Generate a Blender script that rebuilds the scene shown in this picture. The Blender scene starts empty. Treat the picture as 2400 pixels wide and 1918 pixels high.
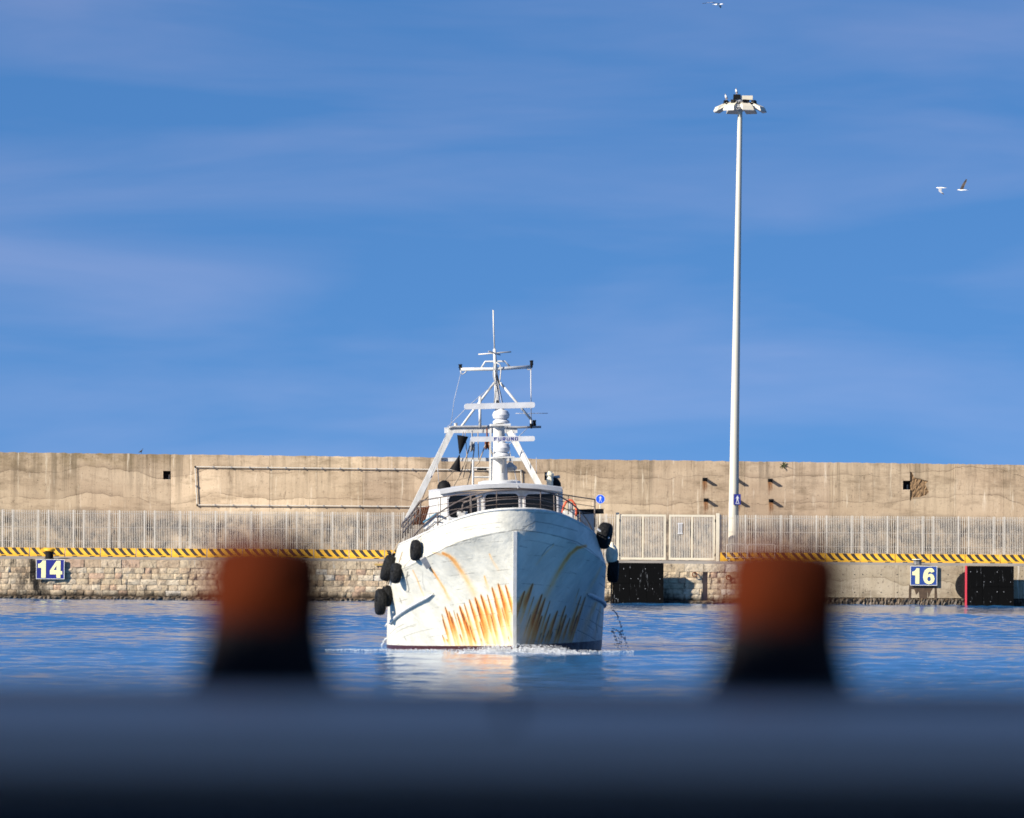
import bpy, math, random
import numpy as np
from mathutils import Vector, Matrix
from mathutils.geometry import tessellate_polygon

random.seed(7)
rng = np.random.default_rng(7)
S = bpy.context.scene
COL = S.collection
R = math.radians

# ------------------------------------------------------------------ camera
F = 13333.0
CAMH = 2.65
PITCH = math.atan((1304 - 959) / F)
ROLL = R(0.42)
CAMR = Matrix.Rotation(math.pi / 2 + PITCH, 3, 'X') @ Matrix.Rotation(ROLL, 3, 'Z')
CAMP = Vector((0, 0, CAMH))
cd = bpy.data.cameras.new('camera')
cam = bpy.data.objects.new('camera', cd)
COL.objects.link(cam)
cam.matrix_world = Matrix.Translation(CAMP) @ CAMR.to_4x4()
cd.sensor_width = 36
cd.lens = 36 * F / 2400
cd.clip_start = 0.5
cd.clip_end = 9000
cd.dof.use_dof = True
cd.dof.focus_distance = 225
cd.dof.aperture_fstop = 2.0
S.camera = cam

# ------------------------------------------------------------------ world
SUN_AZ = math.atan2(-1.5, -1.0)          # measured from +Y towards +X
SUN_EL = R(28)
W = bpy.data.worlds.new('World')
S.world = W
W.use_nodes = True
nt = W.node_tree
nt.nodes.clear()
def wn(t, **k):
    n = nt.nodes.new(t)
    for a, b in k.items():
        setattr(n, a, b)
    return n
sky = wn('ShaderNodeTexSky', sky_type='NISHITA', sun_disc=False)
sky.sun_elevation = SUN_EL
sky.sun_rotation = SUN_AZ % (2 * math.pi)
sky.altitude = 0
sky.air_density = 1.0
sky.dust_density = 0.0
sky.ozone_density = 2.0
hs = wn('ShaderNodeHueSaturation')
hs.inputs['Hue'].default_value = 0.506
hs.inputs['Saturation'].default_value = 1.30
hs.inputs['Value'].default_value = 1.0
tc = wn('ShaderNodeTexCoord')
mp = wn('ShaderNodeMapping')
mp.inputs['Scale'].default_value = (6, 6, 38)
mp.inputs['Rotation'].default_value = (0, R(0.3), 0)
nz = wn('ShaderNodeTexNoise')
nz.inputs['Scale'].default_value = 1.6
nz.inputs['Detail'].default_value = 5
nz.inputs['Roughness'].default_value = 0.5
nz.inputs['Distortion'].default_value = 0.4
cr = wn('ShaderNodeMapRange')
cr.inputs['From Min'].default_value = 0.38
cr.inputs['From Max'].default_value = 0.72
cr.inputs['To Max'].default_value = 0.9
mx = wn('ShaderNodeMix', data_type='RGBA')
bg = wn('ShaderNodeBackground')
bg.inputs['Strength'].default_value = 0.093
out = wn('ShaderNodeOutputWorld')
L = nt.links.new
# the clear deep blue reaches down to the horizon: the sky is looked up a little higher than the view direction
sx_ = wn('ShaderNodeSeparateXYZ'); cx_ = wn('ShaderNodeCombineXYZ')
L(tc.outputs['Generated'], sx_.inputs[0])
zm = wn('ShaderNodeMath', operation='MULTIPLY_ADD'); zm.inputs[1].default_value = 1.9; zm.inputs[2].default_value = 0.33
za = wn('ShaderNodeMath', operation='ABSOLUTE')
L(sx_.outputs[2], za.inputs[0]); L(za.outputs[0], zm.inputs[0])
L(sx_.outputs[0], cx_.inputs[0]); L(sx_.outputs[1], cx_.inputs[1]); L(zm.outputs[0], cx_.inputs[2])
vn = wn('ShaderNodeVectorMath', operation='NORMALIZE')
L(cx_.outputs[0], vn.inputs[0]); L(vn.outputs[0], sky.inputs['Vector'])
L(sky.outputs[0], hs.inputs['Color'])
L(tc.outputs['Generated'], mp.inputs[0])
L(mp.outputs[0], nz.inputs['Vector'])
L(nz.outputs[0], cr.inputs[0])
L(cr.outputs[0], mx.inputs[0])
L(hs.outputs[0], mx.inputs[6])
cl = wn('ShaderNodeMix', data_type='RGBA', blend_type='ADD')
cl.inputs[0].default_value = 1.0
cl.inputs[7].default_value = (0.66, 0.42, 0.28, 1)
L(hs.outputs[0], cl.inputs[6])
L(cl.outputs[2], mx.inputs[7])
L(mx.outputs[2], bg.inputs[0])
L(bg.outputs[0], out.inputs[0])

# ------------------------------------------------------------------ sun
sd = bpy.data.lights.new('sun', 'SUN')
sd.energy = 5.0
sd.angle = R(0.53)
sd.color = (1.0, 0.93, 0.82)
sun = bpy.data.objects.new('sun', sd)
COL.objects.link(sun)
sv = Vector((math.sin(SUN_AZ) * math.cos(SUN_EL), math.cos(SUN_AZ) * math.cos(SUN_EL), math.sin(SUN_EL)))
sun.rotation_euler = sv.to_track_quat('Z', 'Y').to_euler()
sun.location = (-40, -40, 60)

S.view_settings.view_transform = 'Standard'
S.view_settings.look = 'None'
S.view_settings.exposure = 0.9
S.view_settings.gamma = 1
S.view_settings.use_curve_mapping = False

# ------------------------------------------------------------------ helpers
def P(px, py, Y):
    d = CAMR @ Vector(((px - 1200) / F, -(py - 959) / F, -1))
    return CAMP + d * (Y / d.y)

def tag(o, label=None, cat=None, group=None, kind=None):
    if label: o['label'] = label
    if cat: o['category'] = cat
    if group: o['group'] = group
    if kind: o['kind'] = kind
    return o

def empty(name, loc=(0, 0, 0), rot=(0, 0, 0), label=None, cat=None, group=None):
    o = bpy.data.objects.new(name, None)
    o.empty_display_size = 0.3
    COL.objects.link(o)
    o.location = loc
    o.rotation_euler = rot
    return tag(o, label, cat, group)

def link(name, me, parent=None):
    o = bpy.data.objects.new(name, me)
    COL.objects.link(o)
    if parent is not None:
        o.parent = parent
    return o

class MB:
    def __init__(s):
        s.v = []; s.f = []; s.m = []
    def add(s, vs, fs, mi=0):
        k = len(s.v)
        s.v += [tuple(v) for v in vs]
        s.f += [tuple(i + k for i in f) for f in fs]
        s.m += [mi] * len(fs)
        return s
    def box(s, x0, x1, y0, y1, z0, z1, mi=0):
        return s.add([(x0,y0,z0),(x1,y0,z0),(x1,y1,z0),(x0,y1,z0),(x0,y0,z1),(x1,y0,z1),(x1,y1,z1),(x0,y1,z1)],
              [(0,3,2,1),(4,5,6,7),(0,1,5,4),(1,2,6,5),(2,3,7,6),(3,0,4,7)], mi)
    def bar(s, a, b, w, h, mi=0, up=(0,1,0)):
        """box section between two points"""
        a = Vector(a); b = Vector(b); d = (b - a).normalized()
        u = Vector(up); sx = d.cross(u)
        if sx.length < 1e-4: sx = d.cross(Vector((1,0,0)))
        sx.normalize(); sy = sx.cross(d)
        q = [(-w/2,-h/2),(w/2,-h/2),(w/2,h/2),(-w/2,h/2)]
        vs = [a + sx*i + sy*j for i, j in q] + [b + sx*i + sy*j for i, j in q]
        return s.add(vs, [(0,3,2,1),(4,5,6,7),(0,1,5,4),(1,2,6,5),(2,3,7,6),(3,0,4,7)], mi)
    def tube(s, pts, r, n=8, mi=0, caps=True):
        pts = [Vector(p) for p in pts]
        rs = r if isinstance(r, (list, tuple)) else [r] * len(pts)
        vs = []; prev = None
        for i, p in enumerate(pts):
            d = (pts[min(i+1, len(pts)-1)] - pts[max(i-1, 0)]).normalized()
            if prev is None:
                a = d.cross(Vector((0,0,1)))
                if a.length < 1e-3: a = d.cross(Vector((1,0,0)))
            else:
                a = prev - d * prev.dot(d)
            a.normalize(); prev = a; b = d.cross(a)
            for k in range(n):
                t = 2*math.pi*k/n
                vs.append(p + (a*math.cos(t) + b*math.sin(t)) * rs[i])
        fs = []
        for i in range(len(pts)-1):
            for k in range(n):
                k2 = (k+1) % n
                fs.append((i*n+k, i*n+k2, (i+1)*n+k2, (i+1)*n+k))
        if caps:
            fs.append(tuple(range(n))[::-1]); m = (len(pts)-1)*n
            fs.append(tuple(m+k for k in range(n)))
        return s.add(vs, fs, mi)
    def lathe(s, prof, n=16, mi=0, c=(0,0,0), axis='Z'):
        vs = []
        for r, z in prof:
            for k in range(n):
                t = 2*math.pi*k/n
                x, y = r*math.cos(t), r*math.sin(t)
                p = (x, y, z) if axis == 'Z' else ((x, z, y) if axis == 'Y' else (z, x, y))
                vs.append((p[0]+c[0], p[1]+c[1], p[2]+c[2]))
        fs = []
        for i in range(len(prof)-1):
            for k in range(n):
                k2 = (k+1) % n
                fs.append((i*n+k, i*n+k2, (i+1)*n+k2, (i+1)*n+k))
        fs.append(tuple(range(n))[::-1]); m = (len(prof)-1)*n
        fs.append(tuple(m+k for k in range(n)))
        return s.add(vs, fs, mi)
    def plate(s, outer, y0, y1, holes=(), mi=0):
        """polygon in xz extruded from y0 (front) to y1"""
        loops = [outer] + list(holes)
        tri = tessellate_polygon([[Vector((x, z, 0)) for x, z in lp] for lp in loops])
        flat = [p for lp in loops for p in lp]
        n = len(flat)
        vs = [(x, y0, z) for x, z in flat] + [(x, y1, z) for x, z in flat]
        fs = []
        for t in tri:
            a, b, c = (flat[i] for i in t)
            ar = (b[0]-a[0])*(c[1]-a[1]) - (b[1]-a[1])*(c[0]-a[0])
            t = tuple(t) if ar > 0 else tuple(t)[::-1]
            fs.append(t); fs.append(tuple(i+n for i in t)[::-1])
        k = 0
        for li, lp in enumerate(loops):
            m = len(lp)
            ar = sum(lp[i][0]*lp[(i+1) % m][1] - lp[(i+1) % m][0]*lp[i][1] for i in range(m))
            for i in range(m):
                i2 = (i+1) % m
                q = (k+i, k+i+n, k+i2+n, k+i2)
                if (ar > 0) != (li > 0): pass
                else: q = q[::-1]
                fs.append(q)
            k += m
        return s.add(vs, fs, mi)
    def mesh(s, name, mats, smooth=False):
        me = bpy.data.meshes.new(name)
        me.from_pydata(s.v, [], s.f)
        for m in (mats if isinstance(mats, (list, tuple)) else [mats]):
            me.materials.append(m)
        if any(s.m):
            me.polygons.foreach_set('material_index', s.m)
        if smooth:
            me.polygons.foreach_set('use_smooth', [True]*len(me.polygons))
            if smooth != 'all':
                try: me.set_sharp_from_angle(angle=R(smooth if not isinstance(smooth, bool) else 40))
                except Exception: pass
        me.update()
        return me
    def build(s, name, mats, parent=None, smooth=False):
        return link(name, s.mesh(name, mats, smooth), parent)

def rrect(x0, x1, z0, z1, r, n=5):
    pts = []
    for cx, cz, a0 in ((x1-r, z0+r, -90), (x1-r, z1-r, 0), (x0+r, z1-r, 90), (x0+r, z0+r, 180)):
        for i in range(n+1):
            a = R(a0 + 90*i/n)
            pts.append((cx + r*math.cos(a), cz + r*math.sin(a)))
    return pts

def copy_tree(o, parent=None):
    c = o.copy(); COL.objects.link(c)
    if parent is not None: c.parent = parent
    for ch in list(o.children): copy_tree(ch, c)
    return c

# ------------------------------------------------------------------ materials
def rgba(c): return (c[0], c[1], c[2], 1)
def mat(name, col, rough=0.7, metal=0.0, spec=0.5, var=0.0, vscale=3.0, bump=0.0, bscale=20.0, col2=None, stretch=(1,1,1), detail=6):
    m = bpy.data.materials.new(name); m.use_nodes = True
    t = m.node_tree; b = t.nodes['Principled BSDF']
    b.inputs['Base Color'].default_value = rgba(col)
    b.inputs['Roughness'].default_value = rough
    b.inputs['Metallic'].default_value = metal
    b.inputs['Specular IOR Level'].default_value = spec
    tcn = t.nodes.new('ShaderNodeTexCoord')
    if var > 0 or col2:
        mpn = t.nodes.new('ShaderNodeMapping'); mpn.inputs['Scale'].default_value = stretch
        n = t.nodes.new('ShaderNodeTexNoise'); n.inputs['Scale'].default_value = vscale; n.inputs['Detail'].default_value = detail
        n.inputs['Roughness'].default_value = 0.65
        t.links.new(tcn.outputs['Object'], mpn.inputs[0]); t.links.new(mpn.outputs[0], n.inputs['Vector'])
        mr = t.nodes.new('ShaderNodeMapRange'); mr.inputs['From Min'].default_value = 0.35; mr.inputs['From Max'].default_value = 0.7
        t.links.new(n.outputs[0], mr.inputs[0])
        x = t.nodes.new('ShaderNodeMix'); x.data_type = 'RGBA'
        c2 = col2 or tuple(c*(1-var) for c in col)
        x.inputs[6].default_value = rgba(col); x.inputs[7].default_value = rgba(c2)
        t.links.new(mr.outputs[0], x.inputs[0]); t.links.new(x.outputs[2], b.inputs['Base Color'])
    if bump > 0:
        n2 = t.nodes.new('ShaderNodeTexNoise'); n2.inputs['Scale'].default_value = bscale; n2.inputs['Detail'].default_value = 5
        t.links.new(tcn.outputs['Object'], n2.inputs['Vector'])
        bp = t.nodes.new('ShaderNodeBump'); bp.inputs['Strength'].default_value = bump; bp.inputs['Distance'].default_value = 0.05
        t.links.new(n2.outputs[0], bp.inputs['Height']); t.links.new(bp.outputs[0], b.inputs['Normal'])
    return m

class G:
    """tiny node-graph writer"""
    def __init__(s, m): s.m = m; s.t = m.node_tree; s.b = s.t.nodes['Principled BSDF']
    def n(s, kind, **k):
        x = s.t.nodes.new(kind)
        for a, b in k.items(): setattr(x, a, b)
        return x
    def l(s, a, b): s.t.links.new(a, b)
    def noise(s, vec, scale, detail=5, rough=0.6, dist=0.0):
        x = s.n('ShaderNodeTexNoise'); x.inputs['Scale'].default_value = scale; x.inputs['Detail'].default_value = detail
        x.inputs['Roughness'].default_value = rough; x.inputs['Distortion'].default_value = dist
        if vec is not None: s.l(vec, x.inputs['Vector'])
        return x.outputs[0]
    def mapping(s, vec, scale=(1,1,1), loc=(0,0,0)):
        x = s.n('ShaderNodeMapping'); x.inputs['Scale'].default_value = scale; x.inputs['Location'].default_value = loc
        s.l(vec, x.inputs[0]); return x.outputs[0]
    def rng(s, val, a, b, c=0.0, d=1.0):
        x = s.n('ShaderNodeMapRange'); 
        for nm, q in (('From Min', a), ('From Max', b), ('To Min', c), ('To Max', d)): x.inputs[nm].default_value = q
        s.l(val, x.inputs[0]); return x.outputs[0]
    def math(s, op, a, b=None, c=None):
        x = s.n('ShaderNodeMath', operation=op)
        for i, q in enumerate((a, b, c)):
            if q is None: continue
            if isinstance(q, (int, float)): x.inputs[i].default_value = q
            else: s.l(q, x.inputs[i])
        return x.outputs[0]
    def mix(s, fac, a, b, blend='MIX'):
        x = s.n('ShaderNodeMix', data_type='RGBA', blend_type=blend)
        for i, q in ((0, fac), (6, a), (7, b)):
            if isinstance(q, (int, float)): x.inputs[i].default_value = q
            elif isinstance(q, tuple): x.inputs[i].default_value = rgba(q)
            else: s.l(q, x.inputs[i])
        return x.outputs[2]
    def bump(s, h, strength, dist):
        x = s.n('ShaderNodeBump'); x.inputs['Strength'].default_value = strength; x.inputs['Distance'].default_value = dist
        s.l(h, x.inputs['Height']); s.l(x.outputs[0], s.b.inputs['Normal'])

M = {}
M['white'] = mat('white_paint', (0.64,0.63,0.60), 0.45, col2=(0.44,0.42,0.37), vscale=2.2, stretch=(3,3,0.8))
M['white_clean'] = mat('white_gloss', (0.60,0.60,0.60), 0.35, var=0.2, vscale=3)
M['rail'] = mat('rail_steel', (0.13,0.11,0.10), 0.55, col2=(0.08,0.05,0.035), vscale=9, metal=0.2)
M['black'] = mat('black_paint', (0.006,0.006,0.0065), 0.65, spec=0.15, bump=0.2, bscale=30)
M['rubber'] = mat('black_rubber', (0.004,0.004,0.004), 0.7, spec=0.12, col2=(0.02,0.02,0.02), vscale=22, bump=0.9, bscale=14)
M['glass'] = mat('dark_glass', (0.006,0.007,0.008), 0.12, spec=0.25)
M['yellow'] = mat('yellow_paint', (0.74,0.40,0.025), 0.6, var=0.25, vscale=6)
M['stripe'] = mat('stripe_black', (0.022,0.018,0.016), 0.7, var=0.4, vscale=10)
M['signblue'] = mat('navy_sign', (0.012,0.018,0.20), 0.5, var=0.3, vscale=5)
M['signblue16'] = mat('blue_sign', (0.02,0.06,0.26), 0.5, var=0.3, vscale=5)
M['brightblue'] = mat('bright_blue', (0.01,0.09,0.68), 0.4)
M['digit'] = mat('pale_yellow', (0.80,0.74,0.36), 0.6)
M['rust'] = mat('rust', (0.22,0.06,0.015), 0.85, col2=(0.09,0.025,0.01), vscale=12, bump=0.5, bscale=25)
M['orange'] = mat('orange_rope', (0.6,0.09,0.03), 0.7)
M['galv'] = mat('galvanised', (0.56,0.525,0.46), 0.55, var=0.15, vscale=2)
M['cream'] = mat('cream_paint', (0.63,0.57,0.44), 0.5, var=0.12, vscale=2)
M['pole'] = mat('pole_paint', (0.55,0.51,0.41), 0.45, var=0.1, vscale=1, stretch=(3,3,0.3))
M['red'] = mat('red_edge', (0.55,0.04,0.06), 0.5)
M['grey'] = mat('grey_metal', (0.34,0.34,0.34), 0.5, var=0.3, vscale=6)
M['ropecol'] = mat('rope', (0.33,0.26,0.18), 0.9)
M['wire'] = mat('wire', (0.35,0.35,0.36), 0.5)
M['buoy'] = mat('buoy', (0.80,0.74,0.56), 0.6, var=0.4, vscale=6)
M['deck'] = mat('deck_concrete', (0.30,0.27,0.23), 0.9, var=0.35, vscale=0.6, bump=0.2)
M['darkbase'] = mat('wet_footing', (0.035,0.028,0.02), 0.6, col2=(0.13,0.085,0.045), vscale=2.5, bump=1.0, bscale=6)
M['foam'] = mat('foam', (0.72,0.74,0.75), 0.6, var=0.35, vscale=9)
M['gullwhite'] = mat('gull_white', (0.8,0.79,0.77), 0.7)
M['gullgrey'] = mat('gull_grey', (0.30,0.30,0.31), 0.7)
M['gulldark'] = mat('gull_dark', (0.04,0.035,0.03), 0.7)
M['beak'] = mat('beak', (0.6,0.35,0.03), 0.6)

# concrete of the tall sea wall
def concrete(name, base, dark, light, scale=1.0, foot=False):
    m = bpy.data.materials.new(name); m.use_nodes = True
    g = G(m)
    pos = g.n('ShaderNodeNewGeometry').outputs['Position']
    big = g.noise(g.mapping(pos, (0.09,1,0.35)), 1.0*scale, 6, 0.6)
    c = g.mix(g.rng(big, 0.40, 0.62), base, light)
    # streaks running down
    st = g.noise(g.mapping(pos, (1.6,1,0.14)), 1.0*scale, 5, 0.7)
    c = g.mix(g.rng(st, 0.50, 0.74, 0, 0.7), c, dark)
    # pour lines: wavy contour lines of height
    sep = g.n('ShaderNodeSeparateXYZ'); g.l(pos, sep.inputs[0])
    wob = g.noise(g.mapping(pos, (0.13,1,0.02)), 1.0, 3, 0.5)
    wob2 = g.noise(g.mapping(pos, (0.55,1,0.02)), 1.0, 4, 0.6)
    h = g.math('ADD', sep.outputs['Z'], g.math('ADD', g.math('MULTIPLY', wob, 3.4), g.math('MULTIPLY', wob2, 0.7)))
    fr = g.math('FRACT', g.math('MULTIPLY', h, 0.62))
    wn_ = g.n('ShaderNodeTexWhiteNoise', noise_dimensions='1D')
    g.l(g.math('ADD', g.math('FLOOR', g.math('MULTIPLY', h, 0.62)), g.math('FLOOR', g.math('MULTIPLY', sep.outputs['X'], 0.17))), wn_.inputs['W'])
    c = g.mix(g.rng(wn_.outputs['Value'], 0.0, 1.0, 0.0, 0.45), c, dark)
    line = g.math('LESS_THAN', fr, 0.026)
    fx_ = g.math('FRACT', g.math('MULTIPLY', g.math('ADD', sep.outputs['X'], g.math('MULTIPLY', g.noise(g.mapping(pos,(0.2,1,0.6)),1.0,3), 0.12)), 0.41))
    vl = g.math('MULTIPLY', g.math('LESS_THAN', fx_, 0.022), g.rng(g.noise(g.mapping(pos,(0.5,1,0.5),(3,0,1)),1.0,4,0.7), 0.46, 0.56))
    c = g.mix(g.math('MULTIPLY', vl, 0.4), c, (0.16,0.11,0.07))
    vw = g.math('MULTIPLY', g.math('LESS_THAN', g.math('ABSOLUTE', g.math('ADD', fx_, -0.05)), 0.02), g.rng(g.noise(g.mapping(pos,(0.5,1,0.4),(7,0,5)),1.0,4,0.7), 0.5, 0.6))
    c = g.mix(g.math('MULTIPLY', vw, 0.45), c, (0.60,0.52,0.41))
    brk = g.rng(g.noise(g.mapping(pos,(0.6,1,1)), 0.8, 6, 0.75), 0.42, 0.54)
    c = g.mix(g.math('MULTIPLY', g.math('MULTIPLY', line, brk), 0.5), c, (0.10,0.07,0.045))
    halo = g.rng(fr, 0.0, 0.22, 0.85, 0.0)
    c = g.mix(g.math('MULTIPLY', halo, g.rng(g.noise(g.mapping(pos,(0.3,1,0.3)), 1.0, 4), 0.42, 0.66)), c, dark)
    dr = g.noise(g.mapping(pos, (1.7,1,0.05), (4,0,9)), 1.0, 5, 0.75)
    dm = g.rng(g.math('ADD', sep.outputs['Z'], g.math('MULTIPLY', g.noise(g.mapping(pos,(0.5,1,0.1),(1,0,2)),1.0,4,0.7), 4.0)), 7.6, 10.0)
    c = g.mix(g.math('MULTIPLY', g.math('MULTIPLY', g.rng(dr, 0.50, 0.64), dm), 0.62), c, (0.12,0.095,0.065))
    if foot:
        tp = g.math('MULTIPLY', g.rng(sep.outputs['Z'], 7.5, 8.6), g.rng(sep.outputs['X'], -22.0, -18.0, 1.0, 0.12))
        cr_ = g.rng(g.noise(g.mapping(pos,(0.7,1,1.0),(2,0,6)), 1.0, 8, 0.75), 0.40, 0.62)
        c = g.mix(g.math('MULTIPLY', g.math('MULTIPLY', tp, cr_), 0.85), c, (0.14,0.10,0.04))
    # blotches of dirt
    bl = g.noise(g.mapping(pos, (0.45,1,1.5)), 0.9, 9, 0.75)
    c = g.mix(g.rng(bl, 0.50, 0.70, 0, 0.7), c, (0.12,0.085,0.05))
    bl2 = g.noise(g.mapping(pos, (2.6,1,0.9), (9,0,3)), 1.0, 9, 0.8)
    c = g.mix(g.rng(bl2, 0.57, 0.66, 0, 0.75), c, (0.10,0.07,0.045))
    sp = g.noise(pos, 9.0, 3, 0.7)
    c = g.mix(g.rng(sp, 0.62, 0.68, 0, 0.85), c, (0.07,0.05,0.035))
    # lime runs
    lr = g.noise(g.mapping(pos, (2.6,1,0.22), (5,0,2)), 1.0, 4, 0.7)
    c = g.mix(g.rng(lr, 0.60, 0.70, 0, 0.75), c, (0.62,0.54,0.42))
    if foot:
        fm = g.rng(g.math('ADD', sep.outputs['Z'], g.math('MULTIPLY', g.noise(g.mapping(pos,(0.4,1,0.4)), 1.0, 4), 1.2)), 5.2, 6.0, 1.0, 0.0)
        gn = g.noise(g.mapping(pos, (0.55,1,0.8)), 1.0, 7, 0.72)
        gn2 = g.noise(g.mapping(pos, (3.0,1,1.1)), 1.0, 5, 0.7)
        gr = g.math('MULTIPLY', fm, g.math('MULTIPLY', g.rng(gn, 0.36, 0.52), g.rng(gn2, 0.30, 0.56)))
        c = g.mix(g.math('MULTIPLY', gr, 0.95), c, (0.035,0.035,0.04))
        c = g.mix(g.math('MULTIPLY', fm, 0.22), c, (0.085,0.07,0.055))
    oi = g.n('ShaderNodeObjectInfo')
    c = g.mix(1.0, c, oi.outputs['Color'], 'MULTIPLY')
    g.l(c, g.b.inputs['Base Color'])
    g.b.inputs['Roughness'].default_value = 0.9
    g.b.inputs['Specular IOR Level'].default_value = 0.2
    hh = g.math('ADD', g.math('MULTIPLY', g.noise(pos, 5.0, 8, 0.7), 0.6), g.math('MULTIPLY', line, -0.6))
    g.bump(hh, 0.5, 0.06)
    return m
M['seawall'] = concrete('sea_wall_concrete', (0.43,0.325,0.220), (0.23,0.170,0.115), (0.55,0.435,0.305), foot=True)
M['quayconc'] = concrete('quay_concrete', (0.40,0.32,0.215), (0.27,0.21,0.13), (0.46,0.38,0.27))

def stone_mat():
    m = bpy.data.materials.new('quay_stone'); m.use_nodes = True
    g = G(m)
    geo = g.n('ShaderNodeNewGeometry'); pos = geo.outputs['Position']
    oi = g.n('ShaderNodeObjectInfo')
    r = g.math('FRACT', g.math('ADD', g.math('MULTIPLY', oi.outputs['Random'], 7.31), geo.outputs['Random Per Island']))
    ramp = g.n('ShaderNodeValToRGB'); g.l(r, ramp.inputs[0])
    e = ramp.color_ramp.elements
    cols = [(0.0,(0.56,0.44,0.29)),(0.25,(0.61,0.48,0.325)),(0.45,(0.52,0.385,0.25)),(0.62,(0.63,0.52,0.37)),(0.78,(0.54,0.37,0.25)),(0.85,(0.58,0.455,0.31)),(0.95,(0.68,0.60,0.48))]
    while len(e) < len(cols): e.new(0.5)
    for q, (p_, c_) in zip(e, cols): q.position = p_; q.color = rgba(c_)
    ramp.color_ramp.interpolation = 'CONSTANT'
    c = ramp.outputs[0]
    n1 = g.noise(pos, 3.2, 8, 0.75)
    c = g.mix(g.rng(n1, 0.45, 0.72, 0, 0.75), c, (0.15,0.10,0.06))
    n2 = g.noise(g.mapping(pos, (4,4,1.2)), 1.0, 7, 0.75)
    c = g.mix(g.rng(n2, 0.56, 0.66, 0, 0.85), c, (0.035,0.027,0.02))
    n4 = g.noise(g.mapping(pos, (2.2,2,0.8), (3,1,8)), 1.0, 6, 0.75)
    c = g.mix(g.rng(n4, 0.60, 0.7, 0, 0.7), c, (0.62,0.57,0.48))
    # tide band
    sep = g.n('ShaderNodeSeparateXYZ'); g.l(pos, sep.inputs[0])
    zt = g.math('ADD', sep.outputs['Z'], g.math('MULTIPLY', g.noise(g.mapping(pos,(1.1,1,0.5)), 1.0, 5, 0.7), -0.9))
    c = g.mix(g.rng(zt, -0.22, 0.12, 0.92, 0.0), c, (0.03,0.023,0.016))
    # black run-off patch beside the left number board
    dx = g.math('ABSOLUTE', g.math('ADD', sep.outputs['X'], 27.35))
    msk = g.rng(dx, 0.3, 1.5, 1.0, 0.0)
    n3 = g.noise(g.mapping(pos, (1.7,1,0.5), (1,0,4)), 1.0, 7, 0.75)
    c = g.mix(g.math('MULTIPLY', g.rng(n3, 0.42, 0.56), msk), c, (0.02,0.017,0.014))
    g.l(c, g.b.inputs['Base Color'])
    g.b.inputs['Roughness'].default_value = 0.9
    g.b.inputs['Specular IOR Level'].default_value = 0.2
    g.bump(g.noise(pos, 7.0, 8, 0.72), 1.0, 0.12)
    return m
M['stone'] = stone_mat()

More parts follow.
